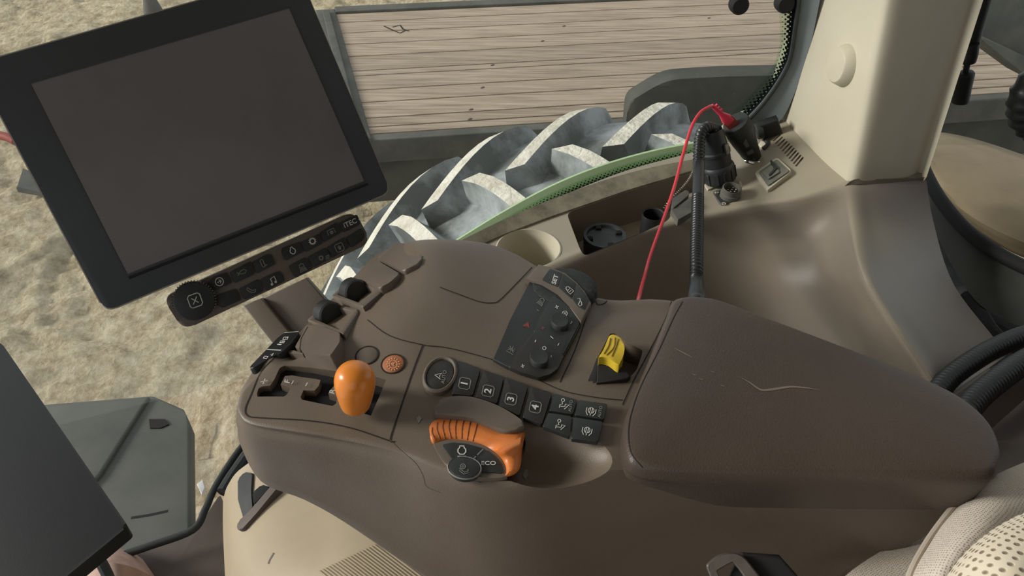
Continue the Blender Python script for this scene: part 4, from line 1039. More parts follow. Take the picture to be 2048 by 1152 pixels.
for (c, ic, s_, an) in (((800, 520), TURB, 5.5, -60), ((565, 940), PLUS, 6, 10)):
    cc = kt_([c])[0]; p = FQ.at(cc[0], cc[1])
    ex = (FQ.at(cc[0]+8, cc[1]+20)-p).normalized()
    mb = MB().lathe(p, (0, 0, 1), [(.0100, 0), (.0102, .005), (.0092, .0068), (.0001, .0062)], 36, ref=ex, sy=.78)
    icon(mb, hplane(fz+.0066), cc, s_, an, ic, 1.5, 1, .0004)
    mb.build('thumb_button', ['button', 'white'], con)
# SET lock row
k10 = crop(940, 460, .1997)
row = k10([(800, 400), (930, 440), (1060, 530), (1140, 630), (1210, 720), (1110, 930), (1040, 790), (960, 690), (860, 600), (720, 540), (700, 510)])
rp = plate(hplane(fz+.0022), k10([(690, 340), (800, 372), (960, 430), (1080, 530), (1150, 620), (1215, 728), (1110, 930), (1000, 770), (880, 640), (720, 545), (560, 488)]), .010, .002, 0, .001).build('button_surround', 'plate', con)
R3 = hplane(fz+.0032)
for px, ic, c, s_, an in ((k10([(802, 388), (925, 432), (880, 570), (765, 520), (722, 498)]), None, (853, 495), 0, 78), (k10([(935, 436), (1062, 535), (1020, 690), (890, 575)]), LOCK, (995, 600), 7.5, 45), (k10([(1070, 540), (1140, 625), (1195, 700), (1150, 800), (1080, 760), (1030, 695)]), BOTT, (1100, 722), 8, 0)):
    mb = plate(R3, px, .003, .0014, .001, .0006)
    if ic: icon(mb, R3, k10([c])[0], s_, an, ic, 1.4, 1, .0024)
    b = mb.build('symbol_button', ['button', 'white'], con)
    if not ic: text(R3, 'SET', k10([c])[0], 72, 9, 'lettering', 'white', b, .0015, .02)
# ribbed thumb wheel at the far edge
wc = PZ(1125, 588, ZT-.006); 
mb = MB(); sg = 72
prof = [(.020, -.012), (.0305, -.011), (.033, -.006), (.0338, .002), (.032, .009), (.028, .0115), (.02, .012)]
rows = [[wc+Vector((r*(1-.035*((k % 4) == 0 and r > .03))*math.cos(2*math.pi*k/sg), .9*r*(1-.035*((k % 4) == 0 and r > .03))*math.sin(2*math.pi*k/sg), h)) for k in range(sg)] for r, h in prof]
mb.grid(rows, 0, True, True).build('thumb_wheel', 'rubberd', con, sharp=30)
# yellow slide lever in its pocket
kq = crop(1140, 640, .13021)
pock = kq([(260, 975), (390, 590), (560, 560), (640, 200), (760, 230), (900, 350), (1120, 470), (1050, 700), (930, 860), (880, 900)])
lpz = hgt(1240, 700)
cut(body, MB().prism(rnd([PZ(u, v, lpz)+Vector((0, 0, .02)) for u, v in kq([(270, 975), (440, 560), (620, 210), (700, 205), (860, 330), (1120, 440), (1110, 500), (1030, 740), (930, 860), (880, 905)])], .002), (0, 0, 1), .045))
MB().prism([PZ(u, v, lpz-.024) for u, v in [(1165, 775), (1190, 700), (1225, 660), (1300, 690), (1280, 760), (1240, 775)]], (0, 0, 1), .002).build('lever_pocket', 'brown', con)
bot = [PZ(u, v, lpz-.016) for u, v in kq([(275, 985), (410, 960), (930, 870), (700, 640), (420, 600)])]
MB().prism([PZ(u, v, lpz+.004) for u, v in kq([(408, 965), (425, 590), (480, 565), (600, 600), (740, 690), (860, 790), (935, 855), (880, 903), (650, 935)])], (0, 0, 1), .02, 0, .0015).build('lever_base', 'matte', con)
MB().prism([PZ(u, v, lpz+.002) for u, v in kq([(262, 972), (400, 600), (440, 560), (425, 600), (405, 962), (350, 980)])], (0, 0, 1), .018, 0, .001).build('lever_side', 'buttonw', con)
ya = [(440, 575), (480, 565), (600, 590), (735, 690), (770, 650), (825, 520), (835, 400), (790, 290), (700, 232), (640, 225), (600, 255), (570, 320), (510, 460)]
yz = lpz+.013
yl = MB().prism([PZ(q.x, q.y, yz) for q in spline([Vector((a, b, 0)) for a, b in kq(ya)], 3, True)], (0, 0, 1), .014, 0, .0028, 4)
yo = yl.build('yellow_lever', 'yellow', con, sharp=60)
mb = MB()
for g in ([(620, 280), (590, 400), (520, 520)], [(690, 270), (670, 420), (560, 540)], [(740, 290), (700, 420), (640, 560)]):
    P = [PZ(q.x, q.y, yz+.0003) for q in spline([Vector((a, b, 0)) for a, b in kq(g)], 5)]; mb.tube(P, .0005, 6)
M['ydark'] = mat('yellow_groove', (150, 122, 26), .6)
mb.build('lever_groove', 'ydark', yo)

# side paddles on the forward far slope
k7 = crop(440, 450, .29513); kk = crop(520, 420, .1953)
def pd(px, z, t, name, m, bev=.002, n=4, par=con, tilt=(-.35, .25, 1)):
    z0 = sum((PZ(u, v, z) for u, v in px), Vector())/len(px)
    pl = Plane(z0, tilt)
    return MB().prism([pl.at(q.x, q.y) for q in spline([Vector((a, b, 0)) for a, b in px], n, True)] if n > 1 else rnd([pl.at(*q) for q in px], .003), pl.n, t, 0, bev).build(name, m, par, sharp=60)
zq = ZT-.005
pd(kk([(1395, 338), (1440, 335), (1560, 380), (1670, 480), (1600, 560), (1465, 620), (1220, 500), (1190, 492)]), zq+.004, .03, 'paddle_cap', 'plate', .003, 1)
pd(kk([(1160, 522), (1200, 515), (1430, 650), (1330, 740), (1220, 800), (970, 680), (990, 660)]), zq+.002, .03, 'paddle_cap', 'plate', .003, 1)
def bezel(outer_px, inner_px, z, name, m, t=.02):
    z0 = sum((PZ(u, v, z) for u, v in outer_px), Vector())/len(outer_px); pl = Plane(z0, (-.35, .25, 1))
    a = rnd([pl.at(*q) for q in outer_px], .002, 4); c = rnd([pl.at(*q) for q in inner_px], .002, 4)
    mb = MB(); mb.grid([[p-pl.n*t for p in a], [p-pl.n*.001 for p in a], [L(p, q, .12)for p, q in zip(a, c)], [L(p, q, .85) for p, q in zip(a, c)], [p-pl.n*.001 for p in c], [p-pl.n*t for p in c]], 0, True)
    b = mb.build(name, m, con, sharp=50); MB().prism([p-pl.n*.009 for p in c], pl.n, .002).build('recess_floor', 'seam', b); return pl
p1 = bezel(kk([(925, 680), (1230, 790), (1240, 830), (1050, 990), (735, 875)]), kk([(950, 715), (1150, 800), (1150, 830), (1010, 945), (790, 862)]), zq, 'thumb_bezel', 'plate')
p2 = bezel(kk([(690, 940), (1000, 1015), (1005, 1045), (850, 1270), (480, 1120)]), kk([(700, 980), (930, 1030), (930, 1060), (800, 1220), (560, 1110)]), zq-.002, 'thumb_bezel', 'plate')
def wheel(pl, pxc, px_r, name, mark=None):
    c = pl.at(*pxc, -.002); ax_ = (pl.at(pxc[0]+10, pxc[1]+4.0)-pl.at(*pxc)).normalized()
    return MB().lathe(c-ax_*.0085, ax_, [(.0001, 0), (.011, 0), (.0125, .0015), (.0125, .0155), (.011, .017), (.0001, .017)], 40).build(name, 'button', con)
w1 = wheel(p1, kk([(960, 830)])[0], 20, 'scroll_wheel'); w2 = wheel(p2, kk([(700, 1060)])[0], 20, 'scroll_wheel')
k11 = crop(480, 640, .12151)
pd(k11([(1060, 110), (1110, 65), (1330, 95), (1640, 210), (1640, 360), (1490, 580), (1050, 550), (990, 470), (1000, 300), (1040, 190)]), zq+.004, .02, 'paddle_cap', 'plate', .004, 1)
pd(k11([(900, 450), (1060, 160), (1120, 90), (1000, 300), (980, 470)]), zq-.002, .01, 'paddle_side', 'plate', .001, 1)
pd(k11([(790, 545), (800, 505), (880, 495), (1040, 545), (1030, 560)]), zq+.001, .01, 'paddle_side', 'plate', .001, 1)
lbl = k11([(140, 790), (440, 480), (610, 300), (730, 205), (960, 190), (970, 210), (830, 400), (650, 560), (560, 580), (430, 660), (220, 790)])
lb = pd(lbl, ZT-.008, .012, 'label_plate', 'black', .0008, 1, con, (-.3, .3, 1))
lpl = Plane(sum((PZ(u, v, ZT-.008) for u, v in lbl), Vector())/len(lbl), (-.3, .3, 1))
mb = MB()
stroke(mb, lpl, k11([(445, 485), (675, 497)]), 1.8, 0); stroke(mb, lpl, k11([(730, 208), (965, 190)]), 1.2, 0); stroke(mb, lpl, k11([(150, 795), (210, 790)]), 1.4, 0)
for p in ([(615, 398), (680, 405)],): stroke(mb, lpl, k11(p), 2.2, 0)
mb.ribbon([lpl.at(*q, .0004) for q in k11([(655, 372), (665, 345), (735, 345), (725, 375)])], lpl.n, .0011, 0, True)
mb.ribbon([lpl.at(*q, .0004) for q in k11([(705, 318), (720, 282), (790, 280), (778, 322)])], lpl.n, .0011, 0, True)
stroke(mb, lpl, k11([(690, 362), (720, 355)]), 1.2, 0); stroke(mb, lpl, k11([(740, 305), (765, 298)]), 1.2, 0)
mb.ribbon([lpl.at(*q, .0004) for q in k11([(385, 625), (400, 595), (460, 600), (440, 635)])], lpl.n, .0011, 0, True)
stroke(mb, lpl, k11([(520, 590), (550, 548), (500, 575)]), 1.6, 0)
mb.build('printed_label', 'white', lb, recalc=False)

# =================================================================== THINGS ON THE SILL
c4 = crop(1240, 150, .24414); c12 = crop(1320, 340, .12152)
def zsurf(u, v, h=0):
    r = onto(WB, u, v, h); return r[0] if r and r[0].z > 2.2 else PZ(u, v, ZS+h)
SZ = ZS
P0 = hplane(SZ)
# rocker switch
sw = thing('rocker_switch', zsurf(1547, 346), 'square grey rocker switch in a raised frame beside the vent slots', 'switch')
_p, _n = onto(WB, 1547, 346, 0); PS_ = Plane(_p, _n)
plate(PS_, c4([(1100, 800), (1285, 672), (1408, 785), (1205, 945)]), .012, .007, .004, .0025).build('frame', 'beige', sw)
plate(PS_, c4([(1135, 795), (1285, 690), (1385, 785), (1212, 905)]), .010, .0095, .002, .001).build('switch_body', 'switch', sw)
plate(PS_, c4([(1160, 795), (1250, 735), (1310, 790), (1215, 850)]), .010, .0125, .002, .002).build('rocker', 'switch', sw)
plate(PS_, c4([(1228, 700), (1242, 695), (1290, 755), (1250, 800), (1225, 822), (1215, 815), (1262, 765)]), .008, .0145, .001, .001).build('rocker_tip', 'rubberd', sw)
# seven pin round socket
so = thing('pin_socket', zsurf(1458, 386), 'round seven pin socket with silver pins on a square plate, open', 'socket')
plate(P0, c12([(855, 355), (1270, 205), (1340, 230), (1455, 390), (1430, 440), (1160, 560), (1010, 590), (985, 580)]), .006, .002, .004, .001).build('flange', 'switch', so)
plate(P0, c12([(880, 370), (1200, 250), (1290, 320), (1400, 400), (1330, 460), (1160, 540), (1020, 570)]), .002, .0026, .003, .0003).build('flange_recess', 'rubberd', so)
sc_ = zsurf(*c12([(1150, 440)])[0]); ax_ = Vector((0, -.1, 1)).normalized()
MB().lathe(sc_, ax_, [(.0155, 0), (.0155, .008), (.0142, .009), (.0142, .017), (.0130, .018), (.0118, .016), (.0118, .006), (.0001, .006)], 40).build('socket_shell', 'greyrub', so)
for k in range(7):
    a = k*2*math.pi/6; rr = 0 if k == 6 else .006
    p = sc_+ax_*.006+Vector((rr*math.cos(a), rr*math.sin(a), 0)); MB().tube([p, p+ax_*.008], .0011, 8).build('pin', 'chrome', so)
for q in ((930, 395), (1050, 575)):
    MB().lathe(zsurf(*c12([q])[0], .002), (0, 0, 1), [(.0035, 0), (.0035, .0012), (.002, .0025), (.0001, .0028)], 16).build('rivet', 'chrome', so)
MB().prism([P0.at(u, v, .006) for u, v in c12([(1290, 180), (1330, 175), (1365, 230), (1350, 290), (1300, 325), (1290, 290)])], (0, 0, 1), .004, 0, .0015).build('latch', 'beige', so)
# black plug with its hose
cb = zsurf(1438, 362, .002)
conn = thing('round_connector', cb, 'black round screw connector plugged in beside the open pin socket', 'connector')
plate(P0, c4([(690, 890), (940, 800), (965, 830), (720, 940)]), .006, .003, .003, .001).build('flange', 'beige', conn)
ctip = PD(1424, 270, (cb-CAM).dot(fw)*.968); cax = (ctip-cb).normalized(); HL = (ctip-cb).length
MB().lathe(cb, cax, [(.0001, 0), (.0255, 0), (.0262, .003), (.0262, .022), (.025, .026), (.0235, .028), (.0001, .028)], 36).build('screw_collar', 'conn', conn)
for k in range(12):
    a = 2*math.pi*k/12; x = cax.orthogonal().normalized(); y = cax.cross(x); d = x*math.cos(a)+y*math.sin(a)
    MB().box(cb+d*.0262+cax*.012, cax.cross(d)*.0025, d*.0012, cax*.009, 0, .0005).build('grip_rib', 'conn', conn)
MB().lathe(cb, cax, [(.0001, .027), (.0225, .027), (.0225, .045), (.0235, .046), (.0235, .05), (.021, .052), (.019, .075), (.016, .085), (.016, HL*.9), (.018, HL*.92), (.018, HL), (.0001, HL)], 36).build('plug_body', 'conn', conn)
for k in range(3):
    a = 2*math.pi*k/3+.5; x = cax.orthogonal().normalized(); y = cax.cross(x); d = x*math.cos(a)+y*math.sin(a)
    MB().box(cb+d*.0232+cax*.055, cax.cross(d)*.004, d*.0015, cax*.008, 0, .0006).build('plug_window', 'metal', conn)
dC = (cb-CAM).dot(fw)
hp = [ctip+cax*.001, PD(1424, 258, dC*.965), PD(1412, 255, dC*.955), PD(1401, 270, dC*.95), PD(1398, 300, dC*.945), PD(1397, 350, dC*.93), PD(1395, 430, dC*.88), PD(1393, 520, dC*.82), PD(1393, 570, dC*.785), PD(1393, 594, .765), Vector(PD(1393, 612, .76))]
pth = spline(hp, 60)
acc = [0]
for i in range(1, len(pth)): acc.append(acc[-1]+(pth[i]-pth[i-1]).length)
# resample evenly
def even(pth, step):
    out = [pth[0]]; d = 0; nxt = step
    for i in range(1, len(pth)):
        l = (pth[i]-pth[i-1]).length
        while d+l >= nxt: out.append(L(pth[i-1], pth[i], (nxt-d)/l)); nxt += step
        d += l
    return out
def corrug(pth, R, pitch, depth, name, m, label, cat, grp=None, smooth=None, parent=None):
    ev = even(pth, pitch/6); n = len(ev)
    def rad(t):
        i = t*(n-1)
        if smooth and smooth[0] < t < smooth[1]: return R*.96
        return R-depth*(.5-.5*math.cos(i*2*math.pi/6))**.6
    o = MB().tube(ev, rad, 18).build(name, m, parent, sharp=80)
    if not parent: tag(o, label, cat, grp)
    return o
M['hose'] = mat('hose_black', (38, 42, 44), .38, None, 8, 0, spec=.6)
corrug(pth, .0088, .0055, .0016, 'corrugated_hose', 'hose', 'thin black corrugated hose from the round connector down behind the armrest', 'hose', None, (.17, .30))
# usb charger
u0 = zsurf(1506, 316, 0)
ch = thing('usb_charger', u0, 'black car charger standing tilted in the chrome ringed power socket', 'charger')
MB().lathe(u0, (0, 0, 1), [(.0150, -.002), (.0152, .002), (.0176, .0035), (.019, .002), (.0195, 0)], 36, cap=False).build('socket_ring', 'chrome', ch)
dU = (u0-CAM).dot(fw); ut = PD(1470, 243, dU*.955); ua = (ut-u0).normalized(); UL = (ut-u0).length
MB().lathe(u0-ua*.004, ua, [(.0001, 0), (.0125, 0), (.0140, .004), (.0165, UL*.3), (.0205, UL*.6), (.0222, UL*.8), (.0222, UL*.82)], 36, sy=.9).build('charger_body', 'black', ch)
MB().lathe(u0-ua*.004, ua, [(.0222, UL*.82), (.0222, UL*.98), (.0205, UL*1.03), (.0001, UL*1.035)], 36, sy=.9).build('charger_cap', 'rubberd', ch)
side = (CAM-u0); side = (side-ua*side.dot(ua)).normalized(); sp_l = Plane(u0+ua*UL*.45+side*.0215, side)
MB().box(u0+ua*UL*.62+side*.0195, ua*.009, side.cross(ua)*.003, side*.0006, 0, .0003).build('print_mark', 'greyrub', ch)
MB().box(u0+ua*UL*.34+side*.0172, ua*.004, side.cross(ua)*.005, side*.0005, 0, .0003).build('print_mark', 'greyrub', ch)
# red usb cable
ct = u0+ua*(UL*1.03-.004)+side*.003
dR = (ct-CAM).dot(fw)
cabt = thing('usb_cable', ct, 'thin red usb cable arching from the charger down behind the armrest', 'cable')
pa = PD(1466, 250, dR); pb_ = PD(1436, 222, dR*.985); dd = (pb_-pa).normalized(); nn = (CAM-pa).normalized(); sd3 = dd.cross(nn).normalized(); nn = sd3.cross(dd)
MB().box(pa+dd*.004, sd3*.0085, nn*.0042, dd*.012, 0, .001).build('plug_metal_end', 'dimred', cabt)
mb = MB(); rows = []
for s_, wx, wy in ((.008, .0085, .0050), (.012, .0088, .0052), (.020, .0070, .0048), (.028, .0040, .0035), (.046, .0030, .0030), (.052, .0022, .0022)):
    rows.append([pa+dd*s_+sd3*wx*math.copysign(abs(math.cos(a))**.6, math.cos(a))+nn*wy*math.copysign(abs(math.sin(a))**.6, math.sin(a)) for a in [2*math.pi*(k+.5)/20 for k in range(20)]])
mb.grid(rows, 0, True, True).build('plug_housing', 'redlite', cabt)
for k in range(3): MB().box(pa+dd*(.034+k*.006)+sd3*.0042, sd3*.0022, nn*.002, dd*.0009).build('strain_rib', 'redlite', cabt)
rp_ = [pa+dd*.05, PD(1418, 214, dR*.97), PD(1400, 226, dR*.965), PD(1383, 255, dR*.96), PD(1366, 310, dR*.95), PD(1350, 370, dR*.93), PD(1330, 430, dR*.90), PD(1303, 505, dR*.86), PD(1290, 550, dR*.82), PD(1277, 600, .80), PD(1272, 625, .80)]
MB().tube(spline(rp_, 10), .0024, 10).build('cord', 'red', cabt)
# black loose cap
kc_ = thing('socket_cap', zsurf(1538, 268), 'small black rubber cap standing on its strap at the pillar foot', 'cap')
dK = (zsurf(1535, 285)-CAM).dot(fw)*.985
cp = PY(1540, 255, 1.08); ex_ = (PY(1556, 250, 1.08)-cp).normalized(); ey_ = (PY(1534, 236, 1.08)-cp).normalized()
MB().box(cp, ex_*.015, ey_*.014, ex_.cross(ey_).normalized()*.008, 0, .003).build('cap_body', 'black', kc_)
MB().lathe(cp-ex_*.012, -ex_, [(.0001, 0), (.0125, 0), (.0135, .003), (.0135, .009), (.0115, .011), (.009, .009), (.0001, .009)], 24).build('cap_rim', 'rubberd', kc_)
MB().tube(spline([cp-ey_*.01, zsurf(1532, 280, .004), zsurf(1536, 290, .002), zsurf(1528, 300, .002)], 6), .003, 8).build('strap', 'rubberd', kc_)
MB().prism([zsurf(u, v, .002) for u, v in [(1518, 290), (1528, 276), (1536, 278), (1532, 290), (1524, 296)]], (0, 0, 1), .004, 0, .001).build('cap_foot', 'beige', kc_)
# grey hinged covers and bead chain
fc = thing('hinged_cover', zsurf(1376, 408), 'grey two part hinged outlet cover at the tray edge, behind the hose', 'outlet cover')
plate(P0, c12([(180, 610), (440, 490), (560, 430), (600, 640), (290, 830), (275, 815)]), .006, .004, .003, .0015).build('base', 'beige', fc)
plate(P0, c12([(205, 470), (425, 325), (475, 350), (480, 400), (225, 620), (190, 590)]), .014, .012, .002, .0025).build('flap', 'greyrub', fc)
plate(P0, c12([(175, 625), (230, 635), (495, 455), (560, 500), (540, 680), (300, 815), (270, 780)]), .012, .010, .002, .0025).build('flap', 'greyrub', fc)
plate(P0, c12([(335, 660), (470, 580), (475, 590), (345, 675)]), .0104, .001, 0, 0).build('slot', 'seam', fc)
bc = thing('bead_chain', zsurf(1346, 400), 'fine silver bead chain hanging from the sill into the tray', 'chain')
q0 = spline([zsurf(1389, 345, .012), zsurf(1375, 362, .010), zsurf(1352, 388, .007), PZ(1337, 403, ZS+.002), PZ(1327, 418, ZS-.012)], 9)
ch_ = MB()
for p in even(q0, .0046):
    ch_.lathe(p-Vector((0, 0, .0015)), (0, 0, 1), [(.0001, 0), (.0013, .0006), (.0016, .0016), (.0013, .0026), (.0001, .0032)], 8)
o = ch_.build('beads', 'chrome', bc); o['kind'] = 'stuff'
# things in the tray
tz = ZS-.055
dk = thing('round_tin', PZ(1210, 478, tz), 'dark round container with notched rim lying in the storage tray', 'container')
dc_ = PZ(1210, 470, ZS-.022)
MB().lathe(dc_-Vector((0, 0, .03)), (0, 0, 1), [(.0001, 0), (.030, 0), (.032, .028), (.0315, .030), (.027, .030), (.026, .026), (.0001, .026)], 40).build('body', 'conn', dk)
for a in (.4, 1.9, 3.4, 5.0): MB().box(dc_+Vector((math.cos(a)*.023, math.sin(a)*.023, -.002)), (.004, 0, 0), (0, .004, 0), (0, 0, .002), 0, .001).build('notch', 'void', dk)
ck = thing('black_cup', PZ(1306, 450, tz), 'small black tube shaped cup standing in the right corner of the tray', 'cup')
cc_ = PZ(1307, 428, ZS-.008)
MB().lathe(cc_-Vector((0, 0, .045)), (0, 0, 1), [(.0001, 0), (.0165, 0), (.0175, .044), (.0170, .0455), (.0150, .044), (.0145, .01), (.0001, .01)], 32).build('shell', 'black', ck)

# =================================================================== RIGHT REAR WINDOW
fen = MB(); fr_rows = []
fz_ = 2.06
fpx = [[(1830, 262), (1850, 262), (1900, 267), (1960, 281), (2048, 310), (2140, 345)],
       [(1835, 300), (1860, 310), (1910, 325), (1975, 350), (2060, 385), (2150, 410)],
       [(1845, 330), (1880, 372), (1930, 415), (1995, 450), (2070, 480), (2160, 500)],
       [(1848, 338), (1886, 392), (1940, 450), (2000, 492), (2060, 520), (2160, 550)]]
zz = [fz_-.05, fz_+.015, fz_+.01, fz_-.03]
rows = [spline([PZ(u, v, z) for u, v in r], 5) for r, z in zip(fpx, zz)]; rows = [spline(c, 5) for c in zip(*rows)]
fen.grid(rows, 0)
o = fen.build('rear_fender', 'tan'); solid(o, .02); tag(o, 'dusty tan rounded rear fender seen through the rear side window', 'fender')
# sealing frame of the rear window
edge = [(1838, 300), (1850, 342), (1880, 398), (1930, 458), (1985, 500), (2040, 530), (2110, 560)]
struct(MB().tube(spline([PZ(u, v, 2.2) for u, v in edge], 6), .011, 12).build('trim_5', 'matte'), 'black rubber seal of the rear side window')
e2 = [(1850, 380), (1875, 430), (1915, 480), (1975, 525), (2050, 565), (2120, 590)]
rows = [spline([PZ(u, v, 2.185) for u, v in edge], 6), spline([PZ(u+8, v+14, 2.19) for u, v in edge], 6), spline([PZ(u, v, 2.15) for u, v in [(1835, 345), (1862, 440), (1898, 520), (1950, 600), (2010, 640), (2060, 660), (2120, 680)]], 6)]
struct(MB().grid(rows, 0).build('trim_6', 'tdark'), 'dark brown sill of the rear side window')
o = MB().prism(rnd([PZ(u, v, 2.13) for u, v in [(1948, 598), (1985, 590), (2060, 625), (2130, 650), (2130, 740), (2048, 700), (2020, 660), (1985, 640)]], .01), (0, 0, 1), .06, 0, .006)
struct(o.build('trim_7', 'tdark'), 'grey plate behind the rear console')
MB_g = MB().tube(spline([PZ(u, v, 2.14) for u, v in [(1930, 590), (1960, 620), (1985, 660), (2020, 690), (2060, 705)]], 5), .009, 10)
struct(MB_g.build('trim_8', 'matte'), 'black gap seal beside the grey plate')
# rear side glass
MB_g = MB().grid([[Vector((.655, 1.17, 2.25)), Vector((1.5, 1.17, 2.25))], [Vector((.655, 1.19, 3.5)), Vector((1.5, 1.19, 3.5))]], 0)
w2 = MB_g.build('window_2', 'glass', recalc=False); struct(w2, 'rear side window pane')
# strut
yS = 1.06
st_ = thing('gas_strut', PY(1912, 200, yS), 'black gas strut of the rear window hanging beside the pillar', 'strut')
MB().tube([PY(1968, -80, yS), PY(1952, 0, yS), PY(1935, 60, yS), PY(1922, 118, yS), PY(1921, 124, yS)], .0105, 16).build('cylinder', 'black', st_)
MB().tube([PY(1932, 88, yS-.012), PY(1930, 108, yS-.012), PY(1926, 122, yS-.01)], .008, 12).build('clip', 'black', st_)
MB().tube([PY(1922, 118, yS), PY(1915, 152, yS)], .0045, 12).build('rod', 'black', st_)
MB().tube(spline([PY(1917, 143, yS), PY(1916, 152, yS), PY(1911, 175, yS), PY(1907, 198, yS), PY(1906, 203, yS)], 3), lambda t: .0125*min(1, .55+t*4, ), 16).build('end_socket', 'black', st_)
# ribbed black duct at right edge
dpth = spline([PY(2085, 150, .98), PY(2062, 175, .98), PY(2050, 205, .98), PY(2056, 240, .98), PY(2090, 265, .98)], 20)
ribp = even(dpth, .0035)
def rr_(t):
    i = t*(len(ribp)-1); return .024-.003*(.5-.5*math.cos(i*2*math.pi/4))**.5
o = MB().tube(ribp, rr_, 24).build('ribbed_duct', 'hose', sharp=80); tag(o, 'shiny black ribbed duct curling in at the right edge, by the rear window', 'duct')

# corrugated hoses behind the armrest
h1 = spline([PD(1870, 790, .86), PD(1900, 755, .88), PD(1945, 722, .90), PD(1990, 696, .92), PD(2048, 672, .94), PD(2120, 655, .96)], 30)
corrug(h1, .0130, .006, .0018, 'loom_hose', 'hose', 'upper of the two thick corrugated hoses behind the armrest end', 'hose', 'thick corrugated hoses behind the armrest')
h2 = spline([PD(1925, 830, .80), PD(1955, 795, .82), PD(1990, 765, .84), PD(2048, 724, .87), PD(2120, 690, .9)], 30)
corrug(h2, .0140, .006, .0018, 'loom_hose', 'hose', 'lower of the two thick corrugated hoses, nearer the seat', 'hose', 'thick corrugated hoses behind the armrest')

# =================================================================== SEAT
seat = thing('driver_seat', (.55, .1, 1.9), 'light beige fabric driver seat at the lower right corner, perforated bolster and coarse mesh centre', 'seat')
def patch(rows, n, name, m, par, sharp=80, thick=.02, uvk=1.0):
    R_ = [spline([PD(u, v, d) for u, v, d in r], n) for r in rows]; R_ = [spline(c, n) for c in zip(*R_)]
    uvs = []; 
    for i, r in enumerate(R_):
        a = [0]
        for j in range(1, len(r)): a.append(a[-1]+(r[j]-r[j-1]).length)
        uvs.append(a)
    b = [[0]*len(R_[0])]
    for i in range(1, len(R_)): b.append([b[-1][j]+(R_[i][j]-R_[i-1][j]).length for j in range(len(R_[0]))])
    uv = [[(uvs[i][j], b[i][j]) for j in range(len(R_[0]))] for i in range(len(R_))]
    o = MB().grid(R_, 0, uvs=uv).build(name, m, par, sharp=sharp, recalc=False)
    # make the face side look at the camera, then give it thickness
    s_ = sum((p.normal.dot(CAM-(p.center+o.location)) > 0) - (p.normal.dot(CAM-(p.center+o.location)) < 0) for p in o.data.polygons)
    if s_ < 0: o.data.flip_normals()
    md = o.modifiers.new('s', 'SOLIDIFY'); md.thickness = thick; md.offset = -1
    return o
# underside cushion strip (leftmost), wide bolster, mesh centre
def cushion(c, sx, sy, sz, name, m):
    o = MB().box(c, (sx, 0, 0), (0, sy, 0), (0, 0, sz), 0, .0).build(name, m, seat)
    b_ = o.modifiers.new('b', 'BEVEL'); b_.width = min(sx, sy, sz)*.7; b_.segments = 5
    return o
cushion((.52, -.13, 2.36), .08, .25, .34, 'backrest', 'fabric1'); cushion((.18, -.13, 2.02), .27, .25, .07, 'seat_cushion', 'fabric1'); cushion((.2, -.13, 1.72), .2, .2, .22, 'seat_base', 'floorb')
patch([[(1640, 1230, .60), (1690, 1152, .62), (1790, 1085, .66), (1860, 1045, .68), (1900, 1000, .70)],
       [(1740, 1250, .56), (1790, 1180, .59), (1860, 1110, .62), (1920, 1050, .66), (1960, 1000, .69)],
       [(1850, 1260, .56), (1900, 1200, .58), (1950, 1130, .62), (2000, 1060, .66), (2040, 1000, .69)]], 6, 'cushion_side', 'fabric1', seat)
patch([[(1800, 1230, .52), (1818, 1152, .53), (1850, 1090, .545), (1885, 1040, .56), (1940, 975, .58), (2000, 945, .60), (2060, 920, .62), (2140, 890, .64)],
       [(1815, 1230, .500), (1835, 1152, .505), (1868, 1092, .52), (1905, 1040, .535), (1960, 990, .55), (2010, 962, .57), (2060, 940, .59), (2140, 912, .61)],
       [(1850, 1230, .48), (1875, 1160, .485), (1910, 1105, .495), (1955, 1058, .51), (2000, 1020, .53), (2040, 1000, .545), (2090, 978, .56), (2160, 955, .58)],
       [(1900, 1250, .48), (1930, 1180, .49), (1965, 1135, .50), (2005, 1090, .515), (2040, 1060, .53), (2080, 1040, .545), (2120, 1020, .56), (2180, 1000, .58)],
       [(1950, 1270, .50), (1980, 1210, .51), (2010, 1170, .52), (2045, 1120, .54), (2080, 1100, .55), (2120, 1080, .56), (2160, 1060, .58), (2200, 1040, .6)]], 6, 'seat_bolster', 'fabric1', seat)
patch([[(1855, 1240, .455), (1885, 1165, .455), (1915, 1120, .46), (1950, 1085, .465), (1995, 1052, .475), (2048, 1025, .485), (2130, 995, .50)],
       [(1870, 1250, .43), (1900, 1180, .43), (1932, 1135, .435), (1968, 1100, .44), (2010, 1068, .45), (2060, 1045, .46), (2140, 1015, .475)],
       [(1920, 1270, .41), (1950, 1210, .41), (1985, 1165, .415), (2020, 1130, .42), (2060, 1100, .43), (2100, 1080, .44), (2170, 1050, .455)],
       [(1980, 1300, .40), (2010, 1250, .40), (2050, 1210, .405), (2080, 1180, .41), (2110, 1150, .42), (2150, 1130, .43), (2200, 1100, .445)]], 6, 'mesh_cushion', 'fabric2', seat)
pip = [PD(u, v, d-.012) for u, v, d in [(1800, 1230, .52), (1818, 1152, .53), (1850, 1090, .545), (1885, 1040, .56), (1915, 1003, .57)]]
MB().tube(spline(pip, 6), .0022, 8).build('piping', 'fabric1', seat)
patch([[(1900, 930, .80), (1980, 860, .84), (2048, 800, .88), (2140, 720, .92)],
       [(1880, 1000, .72), (1960, 965, .74), (2048, 930, .76), (2140, 890, .78)],
       [(1880, 1080, .70), (1960, 1040, .72), (2060, 1000, .74), (2160, 960, .76)]], 5, 'seat_shell', 'floorb', seat)

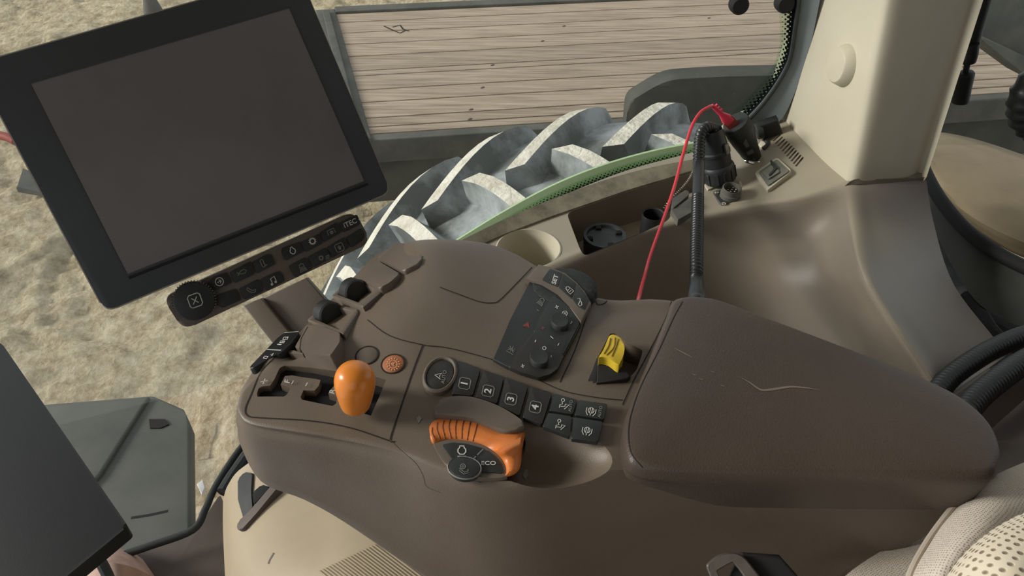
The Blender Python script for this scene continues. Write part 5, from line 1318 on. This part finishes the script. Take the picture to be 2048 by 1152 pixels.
# seat belt buckle
bkp = Plane(PD(1465, 1135, .545), (-.1, -.55, .85))
bk = thing('belt_latch', bkp.p, 'grey metal belt latch plate with square hole below the armrest', 'belt latch')
outer_ = [(1412, 1132), (1418, 1124), (1436, 1110), (1452, 1106), (1474, 1105), (1490, 1114), (1530, 1165), (1520, 1200), (1440, 1200), (1424, 1160)]
hole = [(1434, 1142), (1466, 1124), (1488, 1150), (1500, 1180), (1452, 1182)]
def frame_plate(pl, o_, h_, t, bevel=.0012):
    a = rnd([pl.at(*q) for q in o_], .003, 5); m = len(a)
    hh = rnd([pl.at(*q) for q in h_], .001, 3); c = sum(hh, Vector())/len(hh)
    # match the hole loop to the outer loop by angle
    ex = (a[0]-c).normalized(); ey = pl.n.cross(ex)
    ang = lambda p: math.atan2((p-c).dot(ey), (p-c).dot(ex))
    def hit(th):
        d = ex*math.cos(th)+ey*math.sin(th); best = None
        for i in range(len(hh)):
            p, q = hh[i-1]-c, hh[i]-c; px_, py_ = p.dot(ex), p.dot(ey); qx, qy = q.dot(ex), q.dot(ey); dx, dy = math.cos(th), math.sin(th)
            den = (qx-px_)*dy-(qy-py_)*dx
            if abs(den) < 1e-12: continue
            s_ = (dx*py_-dy*px_)/den if True else 0
            if -1e-6 <= s_ <= 1+1e-6:
                x, y = px_+(qx-px_)*s_, py_+(qy-py_)*s_
                if x*dx+y*dy > 0: best = c+ex*x+ey*y
        return best or c+d*.005
    b = [hit(ang(p)) for p in a]
    return MB().grid([[p-pl.n*t for p in a], [p-pl.n*bevel for p in a], [L(p, q, .12) for p, q in zip(a, b)], [L(p, q, .9) for p, q in zip(a, b)], [p-pl.n*bevel for p in b], [p-pl.n*t for p in b]], 0, True)
frame_plate(bkp, outer_, hole, .004).build('latch_plate', 'metal', bk)
MB().prism([bkp.at(u, v, -.008) for u, v in [(1485, 1105), (1560, 1110), (1640, 1200), (1500, 1230), (1440, 1200)]], bkp.n, .01, 0, .003).build('belt_webbing', 'matte', bk)
st_.location.x += .011
